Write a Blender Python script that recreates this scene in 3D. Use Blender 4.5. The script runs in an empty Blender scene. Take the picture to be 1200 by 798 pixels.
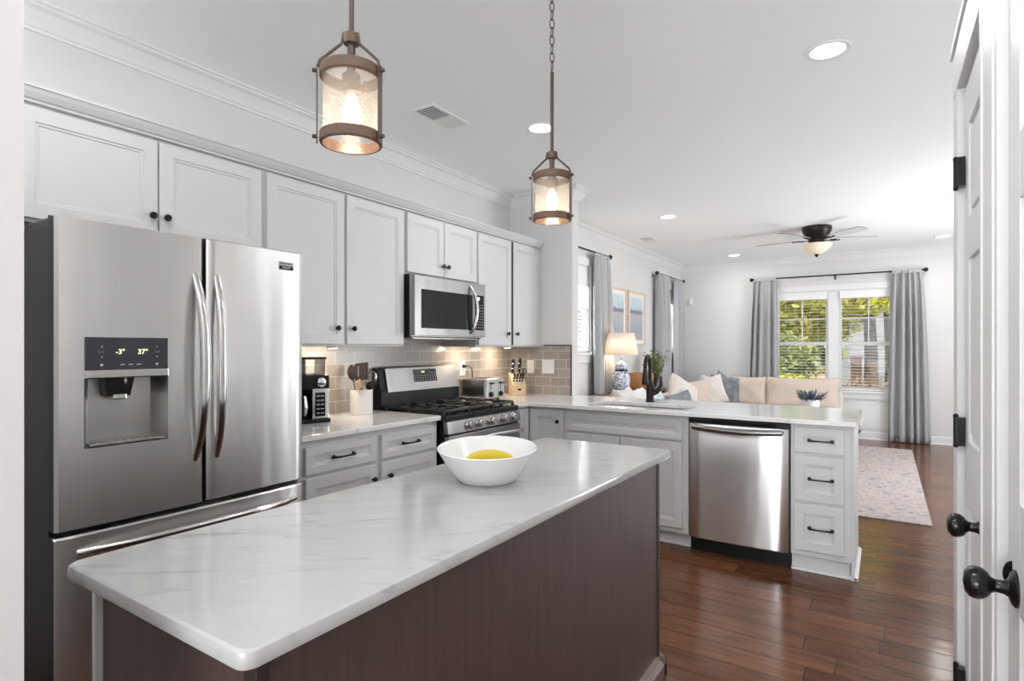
import bpy, bmesh, math, random
from math import radians as R, sin, cos, pi
from mathutils import Vector, Matrix
random.seed(7)
S = bpy.context.scene
C = S.collection
# ------------------------------------------------------------------ camera, world, lights, exposure
YAW = math.atan(436.5 / 667.0)
cam_d = bpy.data.cameras.new('camera')
cam_d.sensor_width = 36.0
cam_d.lens = 667.0 / 1200 * 36
cam_d.shift_y = 8.5 / 1200
cam_d.clip_start = 0.02
cam_d.clip_end = 300
cam = bpy.data.objects.new('camera', cam_d)
cam.location = (0, 0, 1.336)
cam.rotation_euler = (pi / 2, 0, YAW)
C.objects.link(cam)
S.camera = cam
S.view_settings.view_transform = 'Standard'
S.view_settings.look = 'None'
S.view_settings.exposure = 0.18
S.view_settings.gamma = 1.0
S.view_settings.use_curve_mapping = False
S.cycles.max_bounces = 16
S.cycles.diffuse_bounces = 8
S.cycles.transparent_max_bounces = 16

W = bpy.data.worlds.new('sky')
S.world = W
W.use_nodes = True
wn = W.node_tree.nodes
wl = W.node_tree.links
bg = wn['Background']
tcw = wn.new('ShaderNodeTexCoord')
sepw = wn.new('ShaderNodeSeparateXYZ')
rmp = wn.new('ShaderNodeValToRGB')
rmp.color_ramp.elements[0].position = 0.46
rmp.color_ramp.elements[0].color = (.35, .34, .32, 1)
rmp.color_ramp.elements[1].position = 0.75
rmp.color_ramp.elements[1].color = (.78, .87, 1.0, 1)
e_ = rmp.color_ramp.elements.new(0.52)
e_.color = (.95, .97, 1.0, 1)
mpw = wn.new('ShaderNodeMath'); mpw.operation = 'MULTIPLY_ADD'
mpw.inputs[1].default_value = 0.5; mpw.inputs[2].default_value = 0.5
wl.new(tcw.outputs['Generated'], sepw.inputs[0])
wl.new(sepw.outputs['Z'], mpw.inputs[0])
wl.new(mpw.outputs[0], rmp.inputs[0])
wl.new(rmp.outputs[0], bg.inputs['Color'])
bg.inputs['Strength'].default_value = 2.0

def lamp(name, kind, loc, energy, color=(1, 1, 1), rot=(0, 0, 0), **kw):
    d = bpy.data.lights.new(name, kind)
    d.energy = energy
    d.color = color
    for k, v in kw.items():
        setattr(d, k, v)
    o = bpy.data.objects.new(name, d)
    o.location = loc
    o.rotation_euler = rot
    C.objects.link(o)
    return o

lamp('sun', 'SUN', (10, -15, 20), 11.0, (1, .95, .86), tuple(Vector((-.42, .60, -.72)).to_track_quat('-Z', 'Y').to_euler()), angle=R(1))
# added fill light behind the camera, set at an unseen rear opening
lamp('rear_fill_light', 'AREA', (.5, -7.2, 1.45), 350, (.92, .96, 1.0), (R(96), 0, 0), shape='RECTANGLE', size=4.6, size_y=2.2)
lamp('fill_uplight', 'AREA', (1.75, 3.05, .45), 20, (.92, .96, 1.0), (R(180), 0, 0), shape='DISK', size=1.1)  # added behind the pantry block to lift the ceiling, no fixture
# added fill at an unseen right wall opening, tilted up at the ceiling
lamp('right_fill_light', 'AREA', (2.28, 6.85, 1.3), 105, (.93, .965, 1.0), (R(122), 0, R(90)), shape='RECTANGLE', size=1.75, size_y=2.2)
# broad uplight without a fixture, added out of view to even out the room
lamp('fill_uplight', 'AREA', (-1.3, -1.75, .9), 105, (.92, .96, 1.0), (R(180), R(0), 0), shape='DISK', size=2.8)
# daylight behind the side window blinds
lamp('side_window_daylight', 'AREA', (-3.7, 5.75, 1.7), 60, (1, 1, 1), (R(90), 0, R(-90)), shape='RECTANGLE', size=1.2, size_y=1.4)
lamp('side_window_daylight', 'AREA', (-3.6, 9.0, 1.7), 60, (1, 1, 1), (R(90), 0, R(-90)), shape='RECTANGLE', size=1.2, size_y=1.4)

# ------------------------------------------------------------------ materials
def new_mat(name):
    m = bpy.data.materials.new(name)
    m.use_nodes = True
    return m, m.node_tree.nodes, m.node_tree.links, m.node_tree.nodes['Principled BSDF']

def mat(name, col, rough=.5, metal=0, bump=0, bscale=200, stretch=None, var=0, vscale=8, spec=.5, coat=0, aniso=0, emit=None, estr=0, trans=0, alpha=1, sss=0):
    m, n, l, p = new_mat(name)
    p.inputs['Base Color'].default_value = (*col, 1)
    p.inputs['Roughness'].default_value = rough
    p.inputs['Metallic'].default_value = metal
    p.inputs['Specular IOR Level'].default_value = spec
    p.inputs['Coat Weight'].default_value = coat
    p.inputs['Coat Roughness'].default_value = .1
    p.inputs['Anisotropic'].default_value = aniso
    p.inputs['Transmission Weight'].default_value = trans
    if emit:
        p.inputs['Emission Color'].default_value = (*emit, 1)
        p.inputs['Emission Strength'].default_value = estr
    tc = n.new('ShaderNodeTexCoord')
    mp = n.new('ShaderNodeMapping')
    l.new(tc.outputs['Object'], mp.inputs[0])
    if stretch:
        mp.inputs['Scale'].default_value = stretch
    if bump:
        t = n.new('ShaderNodeTexNoise')
        t.inputs['Scale'].default_value = bscale
        t.inputs['Detail'].default_value = 3
        l.new(mp.outputs[0], t.inputs[0])
        b = n.new('ShaderNodeBump')
        b.inputs['Strength'].default_value = bump
        b.inputs['Distance'].default_value = .002
        l.new(t.outputs['Fac'], b.inputs['Height'])
        l.new(b.outputs[0], p.inputs['Normal'])
    if var:
        t = n.new('ShaderNodeTexNoise')
        t.inputs['Scale'].default_value = vscale
        t.inputs['Detail'].default_value = 5
        l.new(mp.outputs[0], t.inputs[0])
        h = n.new('ShaderNodeMix'); h.data_type = 'RGBA'
        h.inputs['A'].default_value = (*[c * (1 - var) for c in col], 1)
        h.inputs['B'].default_value = (*[min(1, c * (1 + var)) for c in col], 1)
        l.new(t.outputs['Fac'], h.inputs['Factor'])
        l.new(h.outputs['Result'], p.inputs['Base Color'])
    return m

def ramp(n, stops):
    r = n.new('ShaderNodeValToRGB')
    els = r.color_ramp.elements
    els[0].position, els[0].color = stops[0][0], (*stops[0][1], 1)
    els[1].position, els[1].color = stops[-1][0], (*stops[-1][1], 1)
    for pos, c in stops[1:-1]:
        e = els.new(pos); e.color = (*c, 1)
    return r

def mat_marble(name, rz, g=1.0):
    m, n, l, p = new_mat(name)
    tc = n.new('ShaderNodeTexCoord')
    mp = n.new('ShaderNodeMapping'); mp.inputs['Rotation'].default_value = (0, 0, rz)
    mp2 = n.new('ShaderNodeMapping'); mp2.inputs['Scale'].default_value = (1.3, 7.0, 7.0)
    l.new(tc.outputs['Object'], mp.inputs[0]); l.new(mp.outputs[0], mp2.inputs[0])
    t1 = n.new('ShaderNodeTexNoise'); t1.inputs['Scale'].default_value = 1.6; t1.inputs['Detail'].default_value = 9; t1.inputs['Roughness'].default_value = .62; t1.inputs['Distortion'].default_value = .7
    l.new(mp2.outputs[0], t1.inputs[0])
    r1 = ramp(n, [(q, tuple(v * g * .77 for v in c)) for q, c in ((0, (.50, .50, .50)), (.33, (.60, .60, .597)), (.5, (.645, .643, .638)), (1, (.68, .676, .668)))])
    l.new(t1.outputs['Fac'], r1.inputs[0])
    t2 = n.new('ShaderNodeTexNoise'); t2.inputs['Scale'].default_value = 2.5; t2.inputs['Detail'].default_value = 10; t2.inputs['Roughness'].default_value = .65; t2.inputs['Distortion'].default_value = 1.2
    l.new(mp2.outputs[0], t2.inputs[0])
    r2 = ramp(n, [(0, (1, 1, 1)), (.55, (1, 1, 1)), (.63, (.86, .86, .87)), (.72, (.55, .55, .57)), (1, (.5, .5, .5))])
    l.new(t2.outputs['Fac'], r2.inputs[0])
    mx = n.new('ShaderNodeMix'); mx.data_type = 'RGBA'; mx.blend_type = 'MULTIPLY'; mx.inputs['Factor'].default_value = .85
    l.new(r1.outputs[0], mx.inputs['A']); l.new(r2.outputs[0], mx.inputs['B'])
    l.new(mx.outputs['Result'], p.inputs['Base Color'])
    p.inputs['Roughness'].default_value = .09
    p.inputs['Specular IOR Level'].default_value = .55
    return m

def mat_floor():
    m, n, l, p = new_mat('hardwood_floor')
    tc = n.new('ShaderNodeTexCoord')
    br = n.new('ShaderNodeTexBrick')
    br.offset = 0
    br.inputs['Scale'].default_value = 1
    br.inputs['Brick Width'].default_value = 1.15
    br.inputs['Row Height'].default_value = .148
    br.inputs['Mortar Size'].default_value = .0022
    br.inputs['Mortar Smooth'].default_value = .3
    br.inputs['Bias'].default_value = 0
    br.inputs['Color1'].default_value = (.098, .037, .016, 1)
    br.inputs['Color2'].default_value = (.175, .071, .032, 1)
    br.inputs['Mortar'].default_value = (.02, .009, .005, 1)
    sp = n.new('ShaderNodeSeparateXYZ'); l.new(tc.outputs['Object'], sp.inputs[0])
    dv = n.new('ShaderNodeMath'); dv.operation = 'DIVIDE'; dv.inputs[1].default_value = .148; l.new(sp.outputs['Y'], dv.inputs[0])
    fl = n.new('ShaderNodeMath'); fl.operation = 'FLOOR'; l.new(dv.outputs[0], fl.inputs[0])
    wn_ = n.new('ShaderNodeTexWhiteNoise'); wn_.noise_dimensions = '1D'; l.new(fl.outputs[0], wn_.inputs['W'])
    ma = n.new('ShaderNodeMath'); ma.operation = 'MULTIPLY_ADD'; ma.inputs[1].default_value = 7.3; l.new(wn_.outputs['Value'], ma.inputs[0]); l.new(sp.outputs['X'], ma.inputs[2])
    cbx = n.new('ShaderNodeCombineXYZ'); l.new(ma.outputs[0], cbx.inputs['X']); l.new(sp.outputs['Y'], cbx.inputs['Y'])
    l.new(cbx.outputs[0], br.inputs[0])
    mp = n.new('ShaderNodeMapping'); mp.inputs['Scale'].default_value = (2.2, 14, 1)
    l.new(cbx.outputs[0], mp.inputs[0])
    t = n.new('ShaderNodeTexNoise'); t.inputs['Scale'].default_value = 2; t.inputs['Detail'].default_value = 8; t.inputs['Roughness'].default_value = .65; t.inputs['Distortion'].default_value = .6
    l.new(mp.outputs[0], t.inputs[0])
    rr = ramp(n, [(.28, (.42, .40, .38)), (.5, (.95, .93, .9)), (.75, (1.4, 1.32, 1.22))])
    l.new(t.outputs['Fac'], rr.inputs[0])
    mx = n.new('ShaderNodeMix'); mx.data_type = 'RGBA'; mx.blend_type = 'MULTIPLY'; mx.inputs['Factor'].default_value = .9
    l.new(br.outputs['Color'], mx.inputs['A']); l.new(rr.outputs[0], mx.inputs['B'])
    l.new(mx.outputs['Result'], p.inputs['Base Color'])
    b1 = n.new('ShaderNodeBump'); b1.inputs['Strength'].default_value = .6; b1.inputs['Distance'].default_value = .003; b1.invert = True
    l.new(br.outputs['Fac'], b1.inputs['Height'])
    t3 = n.new('ShaderNodeTexNoise'); t3.inputs['Scale'].default_value = 6; t3.inputs['Detail'].default_value = 3
    mp3 = n.new('ShaderNodeMapping'); mp3.inputs['Scale'].default_value = (1, 3, 1)
    l.new(tc.outputs['Object'], mp3.inputs[0]); l.new(mp3.outputs[0], t3.inputs[0])
    b2 = n.new('ShaderNodeBump'); b2.inputs['Strength'].default_value = .28; b2.inputs['Distance'].default_value = .004
    l.new(t3.outputs['Fac'], b2.inputs['Height']); l.new(b1.outputs[0], b2.inputs['Normal'])
    l.new(b2.outputs[0], p.inputs['Normal'])
    p.inputs['Roughness'].default_value = .16
    p.inputs['Specular IOR Level'].default_value = .2
    return m

def mat_tile(name, axis, z0):
    m, n, l, p = new_mat(name)
    tc = n.new('ShaderNodeTexCoord')
    sp = n.new('ShaderNodeSeparateXYZ'); cb = n.new('ShaderNodeCombineXYZ')
    l.new(tc.outputs['Object'], sp.inputs[0])
    l.new(sp.outputs[axis], cb.inputs['X'])
    sb = n.new('ShaderNodeMath'); sb.operation = 'SUBTRACT'; sb.inputs[1].default_value = z0
    l.new(sp.outputs['Z'], sb.inputs[0]); l.new(sb.outputs[0], cb.inputs['Y'])
    br = n.new('ShaderNodeTexBrick')
    br.offset = .5
    br.inputs['Scale'].default_value = 1
    br.inputs['Brick Width'].default_value = .157
    br.inputs['Row Height'].default_value = .079
    br.inputs['Mortar Size'].default_value = .0022
    br.inputs['Mortar Smooth'].default_value = .15
    br.inputs['Color1'].default_value = (.34, .305, .275, 1)
    br.inputs['Color2'].default_value = (.40, .365, .335, 1)
    br.inputs['Mortar'].default_value = (.68, .66, .63, 1)
    l.new(cb.outputs[0], br.inputs[0])
    l.new(br.outputs['Color'], p.inputs['Base Color'])
    b = n.new('ShaderNodeBump'); b.inputs['Strength'].default_value = .7; b.inputs['Distance'].default_value = .002; b.invert = True
    l.new(br.outputs['Fac'], b.inputs['Height']); l.new(b.outputs[0], p.inputs['Normal'])
    p.inputs['Roughness'].default_value = .22
    return m

def mat_glass(name, tint=(1, 1, 1), gloss=.06):
    m, n, l, p = new_mat(name)
    n.remove(p)
    o = n['Material Output']
    tr = n.new('ShaderNodeBsdfTransparent'); tr.inputs[0].default_value = (*tint, 1)
    gl = n.new('ShaderNodeBsdfGlossy'); gl.inputs['Roughness'].default_value = .02
    fr = n.new('ShaderNodeFresnel'); fr.inputs[0].default_value = 1.2
    mx = n.new('ShaderNodeMixShader')
    l.new(fr.outputs[0], mx.inputs[0]); l.new(tr.outputs[0], mx.inputs[1]); l.new(gl.outputs[0], mx.inputs[2])
    l.new(mx.outputs[0], o.inputs[0])
    return m

def mat_seeded():
    m, n, l, p = new_mat('seeded_glass')
    o = n['Material Output']
    tc = n.new('ShaderNodeTexCoord')
    v = n.new('ShaderNodeTexVoronoi'); v.inputs['Scale'].default_value = 130; l.new(tc.outputs['Object'], v.inputs[0])
    r = ramp(n, [(.12, (1, 1, 1)), (.3, (0, 0, 0))]); l.new(v.outputs['Distance'], r.inputs[0])
    tr = n.new('ShaderNodeBsdfTransparent'); tr.inputs[0].default_value = (.95, .9, .86, 1)
    tl = n.new('ShaderNodeBsdfTranslucent'); tl.inputs[0].default_value = (.95, .88, .8, 1)
    df = n.new('ShaderNodeBsdfGlossy'); df.inputs['Roughness'].default_value = .25; df.inputs[0].default_value = (.8, .76, .72, 1)
    mx0 = n.new('ShaderNodeMixShader'); mx0.inputs[0].default_value = .3
    l.new(tl.outputs[0], mx0.inputs[1]); l.new(df.outputs[0], mx0.inputs[2])
    mm = n.new('ShaderNodeMath'); mm.operation = 'MULTIPLY_ADD'; mm.inputs[1].default_value = .42; mm.inputs[2].default_value = .25
    l.new(r.outputs[0], mm.inputs[0])
    mx = n.new('ShaderNodeMixShader'); l.new(mm.outputs[0], mx.inputs[0])
    l.new(tr.outputs[0], mx.inputs[1]); l.new(mx0.outputs[0], mx.inputs[2])
    l.new(mx.outputs[0], o.inputs[0])
    return m

def mat_wood(name, c1, c2, stretch=(1, 1, 14), rough=.35, scale=3):
    m, n, l, p = new_mat(name)
    tc = n.new('ShaderNodeTexCoord'); mp = n.new('ShaderNodeMapping'); mp.inputs['Scale'].default_value = stretch
    l.new(tc.outputs['Object'], mp.inputs[0])
    t = n.new('ShaderNodeTexNoise'); t.inputs['Scale'].default_value = scale; t.inputs['Detail'].default_value = 7; t.inputs['Distortion'].default_value = .4
    l.new(mp.outputs[0], t.inputs[0])
    r = ramp(n, [(.3, c1), (.72, c2)]); l.new(t.outputs['Fac'], r.inputs[0])
    l.new(r.outputs[0], p.inputs['Base Color'])
    p.inputs['Roughness'].default_value = rough
    return m

def mat_stripes(name, base, line, axis, freq, width=.2, rough=.9):
    m, n, l, p = new_mat(name)
    tc = n.new('ShaderNodeTexCoord'); sp = n.new('ShaderNodeSeparateXYZ'); l.new(tc.outputs['Object'], sp.inputs[0])
    mu = n.new('ShaderNodeMath'); mu.operation = 'MULTIPLY'; mu.inputs[1].default_value = freq; l.new(sp.outputs[axis], mu.inputs[0])
    fr = n.new('ShaderNodeMath'); fr.operation = 'FRACT'; l.new(mu.outputs[0], fr.inputs[0])
    lt = n.new('ShaderNodeMath'); lt.operation = 'LESS_THAN'; lt.inputs[1].default_value = width; l.new(fr.outputs[0], lt.inputs[0])
    mx = n.new('ShaderNodeMix'); mx.data_type = 'RGBA'; mx.inputs['A'].default_value = (*base, 1); mx.inputs['B'].default_value = (*line, 1)
    l.new(lt.outputs[0], mx.inputs['Factor']); l.new(mx.outputs['Result'], p.inputs['Base Color'])
    p.inputs['Roughness'].default_value = rough
    return m

def mat_blotch(name, stops, scale=6, rough=.8, detail=6, dist=1.0, stretch=(1, 1, 1)):
    m, n, l, p = new_mat(name)
    tc = n.new('ShaderNodeTexCoord'); mp = n.new('ShaderNodeMapping'); mp.inputs['Scale'].default_value = stretch
    l.new(tc.outputs['Object'], mp.inputs[0])
    t = n.new('ShaderNodeTexNoise'); t.inputs['Scale'].default_value = scale; t.inputs['Detail'].default_value = detail; t.inputs['Distortion'].default_value = dist
    l.new(mp.outputs[0], t.inputs[0])
    r = ramp(n, stops); l.new(t.outputs['Fac'], r.inputs[0])
    l.new(r.outputs[0], p.inputs['Base Color'])
    p.inputs['Roughness'].default_value = rough
    return m

def mat_brick_out(name, c1, c2, mo, w=.21, h=.075, axis='X'):
    m, n, l, p = new_mat(name)
    tc = n.new('ShaderNodeTexCoord'); sp = n.new('ShaderNodeSeparateXYZ'); cb = n.new('ShaderNodeCombineXYZ')
    l.new(tc.outputs['Object'], sp.inputs[0]); l.new(sp.outputs[axis], cb.inputs['X']); l.new(sp.outputs['Z'], cb.inputs['Y'])
    br = n.new('ShaderNodeTexBrick'); br.inputs['Scale'].default_value = 1
    br.inputs['Brick Width'].default_value = w; br.inputs['Row Height'].default_value = h; br.inputs['Mortar Size'].default_value = .008
    br.inputs['Color1'].default_value = (*c1, 1); br.inputs['Color2'].default_value = (*c2, 1); br.inputs['Mortar'].default_value = (*mo, 1)
    l.new(cb.outputs[0], br.inputs[0]); l.new(br.outputs['Color'], p.inputs['Base Color'])
    p.inputs['Roughness'].default_value = .9
    return m

def mat_painting(name, seed, blush):
    # an abstract beach-like wash: pale sky, a darker band, mottled grey blue below
    m, n, l, p = new_mat(name)
    tc = n.new('ShaderNodeTexCoord'); sp = n.new('ShaderNodeSeparateXYZ'); l.new(tc.outputs['Generated'], sp.inputs[0])
    t = n.new('ShaderNodeTexNoise'); t.inputs['Scale'].default_value = 4 + seed; t.inputs['Detail'].default_value = 6; t.inputs['Distortion'].default_value = 1.5
    l.new(tc.outputs['Generated'], t.inputs[0])
    ad = n.new('ShaderNodeMath'); ad.operation = 'MULTIPLY_ADD'; ad.inputs[1].default_value = .12; l.new(t.outputs['Fac'], ad.inputs[0]); l.new(sp.outputs['Z'], ad.inputs[2])
    r = ramp(n, [(0, blush), (.25, (.36, .40, .46)), (.5, (.42, .46, .52)), (.66, (.50, .47, .46)), (.69, (.16, .20, .29)), (.75, (.24, .30, .40)), (.78, (.50, .60, .66)), (1, (.60, .70, .74))])
    l.new(ad.outputs[0], r.inputs[0])
    t2 = n.new('ShaderNodeTexNoise'); t2.inputs['Scale'].default_value = 9 + seed; t2.inputs['Detail'].default_value = 4; t2.inputs['Distortion'].default_value = 2
    l.new(tc.outputs['Generated'], t2.inputs[0])
    r2 = ramp(n, [(.3, (.75, .78, .82)), (.5, (1, 1, 1)), (.62, (1.05, 1, .95)), (.75, (1.3, 1.2, 1.12))]); l.new(t2.outputs['Fac'], r2.inputs[0])
    mx = n.new('ShaderNodeMix'); mx.data_type = 'RGBA'; mx.blend_type = 'MULTIPLY'; mx.inputs['Factor'].default_value = .8
    l.new(r.outputs[0], mx.inputs['A']); l.new(r2.outputs[0], mx.inputs['B']); l.new(mx.outputs['Result'], p.inputs['Base Color'])
    p.inputs['Roughness'].default_value = .6
    return m

def mat_rug():
    m, n, l, p = new_mat('woven_rug')
    tc = n.new('ShaderNodeTexCoord')
    v = n.new('ShaderNodeTexVoronoi'); v.inputs['Scale'].default_value = 9
    mp = n.new('ShaderNodeMapping'); mp.inputs['Scale'].default_value = (1, .8, 1); l.new(tc.outputs['Object'], mp.inputs[0]); l.new(mp.outputs[0], v.inputs[0])
    t = n.new('ShaderNodeTexNoise'); t.inputs['Scale'].default_value = 26; t.inputs['Detail'].default_value = 5; t.inputs['Distortion'].default_value = 1.5
    l.new(tc.outputs['Object'], t.inputs[0])
    r = ramp(n, [(0, (.20, .19, .22)), (.40, (.30, .27, .29)), (.45, (.46, .40, .37)), (1, (.53, .465, .425))]); l.new(t.outputs['Fac'], r.inputs[0])
    r2 = ramp(n, [(.0, (.38, .38, .44)), (.2, (.55, .55, .6)), (.27, (1, 1, 1)), (1, (1, 1, 1))]); l.new(v.outputs['Distance'], r2.inputs[0])
    # border bands
    sp = n.new('ShaderNodeSeparateXYZ'); l.new(tc.outputs['Object'], sp.inputs[0])
    ab = n.new('ShaderNodeMath'); ab.operation = 'ABSOLUTE'; l.new(sp.outputs['X'], ab.inputs[0])
    r3 = ramp(n, [(0, (1, 1, 1)), (.66, (1, 1, 1)), (.67, (.78, .76, .78)), (.72, (.78, .76, .78)), (.73, (1, 1, 1)), (.90, (1, 1, 1)), (.905, (1.35, 1.3, 1.25)), (1, (1.35, 1.3, 1.25))])
    r3.color_ramp.interpolation = 'CONSTANT'; l.new(ab.outputs[0], r3.inputs[0])
    m1 = n.new('ShaderNodeMix'); m1.data_type = 'RGBA'; m1.blend_type = 'MULTIPLY'; m1.inputs['Factor'].default_value = .8
    l.new(r.outputs[0], m1.inputs['A']); l.new(r2.outputs[0], m1.inputs['B'])
    m2 = n.new('ShaderNodeMix'); m2.data_type = 'RGBA'; m2.blend_type = 'MULTIPLY'; m2.inputs['Factor'].default_value = .7
    l.new(m1.outputs['Result'], m2.inputs['A']); l.new(r3.outputs[0], m2.inputs['B']); l.new(m2.outputs['Result'], p.inputs['Base Color'])
    p.inputs['Roughness'].default_value = .95
    return m

def mat_leaf(name, c1, c2, c3, scale=1.2):
    m, n, l, p = new_mat(name)
    tc = n.new('ShaderNodeTexCoord'); t = n.new('ShaderNodeTexNoise'); t.inputs['Scale'].default_value = scale; t.inputs['Detail'].default_value = 8
    l.new(tc.outputs['Object'], t.inputs[0])
    r = ramp(n, [(.35, c1), (.5, c2), (.62, c3)]); l.new(t.outputs['Fac'], r.inputs[0]); l.new(r.outputs[0], p.inputs['Base Color'])
    p.inputs['Roughness'].default_value = .7
    tl = n.new('ShaderNodeBsdfTranslucent'); l.new(r.outputs[0], tl.inputs[0])
    mx = n.new('ShaderNodeMixShader'); mx.inputs[0].default_value = .45
    l.new(p.outputs[0], mx.inputs[1]); l.new(tl.outputs[0], mx.inputs[2]); l.new(mx.outputs[0], n['Material Output'].inputs[0])
    return m

def mat_cloth_light(name, col, tr=.4):
    m, n, l, p = new_mat(name)
    p.inputs['Base Color'].default_value = (*col, 1); p.inputs['Roughness'].default_value = .9
    tl = n.new('ShaderNodeBsdfTranslucent'); tl.inputs[0].default_value = (*col, 1)
    mx = n.new('ShaderNodeMixShader'); mx.inputs[0].default_value = tr
    l.new(p.outputs[0], mx.inputs[1]); l.new(tl.outputs[0], mx.inputs[2]); l.new(mx.outputs[0], n['Material Output'].inputs[0])
    return m

M = {}
M['wall'] = mat('wall_paint', (.69, .683, .675), .85, bump=.05, bscale=300)
M['ceil'] = mat('ceiling_paint', (.91, .93, .94), .9)
M['trim'] = mat('trim_paint', (.765, .77, .775), .4)
M['cab'] = mat('cabinet_paint', (.645, .648, .648), .38)
M['cabin'] = mat('cabinet_inside', (.55, .53, .5), .6)
def mat_brushed(name, col, rough, aniso, rot):
    m, n, l, p = new_mat(name)
    p.inputs['Base Color'].default_value = (*col, 1); p.inputs['Metallic'].default_value = 1; p.inputs['Roughness'].default_value = rough
    p.inputs['Anisotropic'].default_value = aniso; tc = n.new('ShaderNodeTexCoord'); mp = n.new('ShaderNodeMapping'); mp.inputs['Scale'].default_value = (5, 5, .9); l.new(tc.outputs['Object'], mp.inputs[0])
    nz = n.new('ShaderNodeTexNoise'); nz.inputs['Scale'].default_value = 1.3; nz.inputs['Detail'].default_value = 1.5; l.new(mp.outputs[0], nz.inputs[0])
    bp = n.new('ShaderNodeBump'); bp.inputs['Strength'].default_value = .35; bp.inputs['Distance'].default_value = .012; l.new(nz.outputs['Fac'], bp.inputs['Height']); l.new(bp.outputs[0], p.inputs['Normal'])
    tg = n.new('ShaderNodeCombineXYZ'); tg.inputs[2].default_value = 1; l.new(tg.outputs[0], p.inputs['Tangent'])
    return m
M['steel'] = mat_brushed('brushed_steel', (.82, .815, .81), .31, .8, .25)
M['steelr'] = mat_brushed('range_steel', (.37, .367, .362), .38, .6, 0)
M['steelv'] = mat('polished_steel', (.72, .71, .70), .16, 1)
M['steeld'] = mat('satin_steel', (.50, .49, .48), .32, 1)
M['steelt'] = mat('toaster_steel', (.62, .61, .60), .28, 1)
M['steeldk'] = mat('dark_satin_steel', (.24, .235, .23), .3, 1)
M['fridgeside'] = mat('dark_enamel', (.10, .095, .09), .45, .3)
M['gasket'] = mat('dark_door_edge', (.055, .055, .062), .4, .3)
M['black'] = mat('black_plastic', (.010, .010, .011), .35, spec=.25)
M['blackg'] = mat('black_glass', (.012, .012, .014), .06)
M['dispblack'] = mat('display_panel', (.045, .045, .055), .18)
M['iron'] = mat('cast_iron', (.018, .018, .019), .45)
M['bronze'] = mat('oil_rubbed_bronze', (.032, .026, .023), .38, .75)
M['bronzek'] = mat('dark_metal', (.022, .021, .022), .17, .5)
M['rust'] = mat('aged_wood_band', (.125, .075, .047), .55, var=.35, vscale=40)
M['pendmetal'] = mat('pendant_metal', (.10, .075, .065), .42, .7)
M['marble'] = mat_marble('marble_top', R(-38))
M['marble2'] = mat_marble('marble_counter', R(-38), 1.7)
M['floor'] = mat_floor()
M['tileL'] = mat_tile('subway_tile_left', 'Y', .914)
M['tileS'] = mat_tile('subway_tile_divider', 'X', .914)
M['island'] = mat_wood('espresso_wood', (.062, .038, .033), (.092, .058, .049), (18, 18, 1.2), .36, 3)
M['islandd'] = mat('espresso_edge', (.028, .017, .015), .35)
M['islandt'] = mat_wood('espresso_moulding', (.16, .10, .075), (.2, .13, .1), (4, 4, 4), .4)
M['gglass'] = mat_glass('window_glass')
M['cglass'] = mat_glass('clear_glass', (.93, .95, .96))
M['seeded'] = mat_seeded()
M['bulb'] = mat('lit_bulb', (1, .9, .75), .3, emit=(1, .80, .55), estr=7)
M['dl'] = mat('lit_diffuser', (1, 1, 1), .5, emit=(1, .98, .95), estr=6)
M['puck'] = mat('lit_puck', (1, 1, 1), .5, emit=(1, .88, .7), estr=6)
M['digit'] = mat('lit_digits', (.8, .9, .5), .5, emit=(.85, .95, .5), estr=1.6)
M['icon'] = mat('panel_icons', (.55, .55, .58), .5)
M['white'] = mat('white_plastic', (.84, .84, .83), .35)
M['ceramic'] = mat('white_ceramic', (.84, .84, .84), .16)
M['crock'] = mat('textured_stoneware', (.80, .79, .765), .5, bump=.25, bscale=40, stretch=(1, 1, 8))
M['banana'] = mat('banana_skin', (.66, .50, .03), .5, var=.12, vscale=14)
M['bananatip'] = mat('banana_tip', (.20, .17, .04), .6)
M['curtain'] = mat_cloth_light('grey_curtain', (.47, .48, .49), .10)
M['blind'] = mat_cloth_light('white_blind', (.86, .86, .86), .35)
M['shade'] = mat_cloth_light('linen_shade', (.86, .82, .77), .5)
M['woodl'] = mat_wood('light_wood', (.55, .36, .20), (.66, .46, .28), (3, 3, 20), .5)
M['woodb'] = mat_wood('bamboo', (.62, .45, .27), (.72, .55, .36), (3, 3, 20), .5)
M['woodd'] = mat_wood('dark_wood', (.10, .055, .035), (.16, .09, .06), (10, 1, 10), .45)
M['spoonw'] = mat_wood('walnut', (.055, .03, .02), (.09, .052, .034), (3, 3, 12), .5)
M['framew'] = mat_wood('pale_frame', (.62, .52, .43), (.70, .60, .50), (4, 4, 4), .55)
M['mat_board'] = mat('mat_board', (.86, .82, .77), .8)
M['paint1'] = mat_painting('seascape_one', 0, (.40, .44, .50))
M['paint2'] = mat_painting('seascape_two', 3, (.55, .44, .42))
M['bluewhite'] = mat_blotch('blue_white_porcelain', [(.40, (.82, .83, .85)), (.47, (.60, .65, .75)), (.52, (.12, .18, .36)), (.60, (.10, .15, .32)), (.66, (.75, .77, .81))], 22, .15, 4, 2.0)
M['peach'] = mat('peach_linen', (.62, .52, .445), .95, bump=.3, bscale=90)
M['cream'] = mat('cream_linen', (.64, .595, .555), .95, bump=.3, bscale=90)
M['offwhite'] = mat('white_linen', (.66, .65, .635), .95, bump=.3, bscale=90)
M['slate'] = mat_blotch('slate_cushion', [(.35, (.14, .155, .175)), (.6, (.24, .26, .285)), (.75, (.36, .38, .40))], 12, .95)
M['bluecush'] = mat_blotch('blue_wash_cushion', [(.4, (.78, .78, .78)), (.5, (.62, .66, .70)), (.62, (.30, .37, .44))], 7, .95, 3)
M['stripe'] = mat_stripes('ribbed_cushion', (.76, .71, .66), (.50, .43, .39), 'X', 30, .25)
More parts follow.
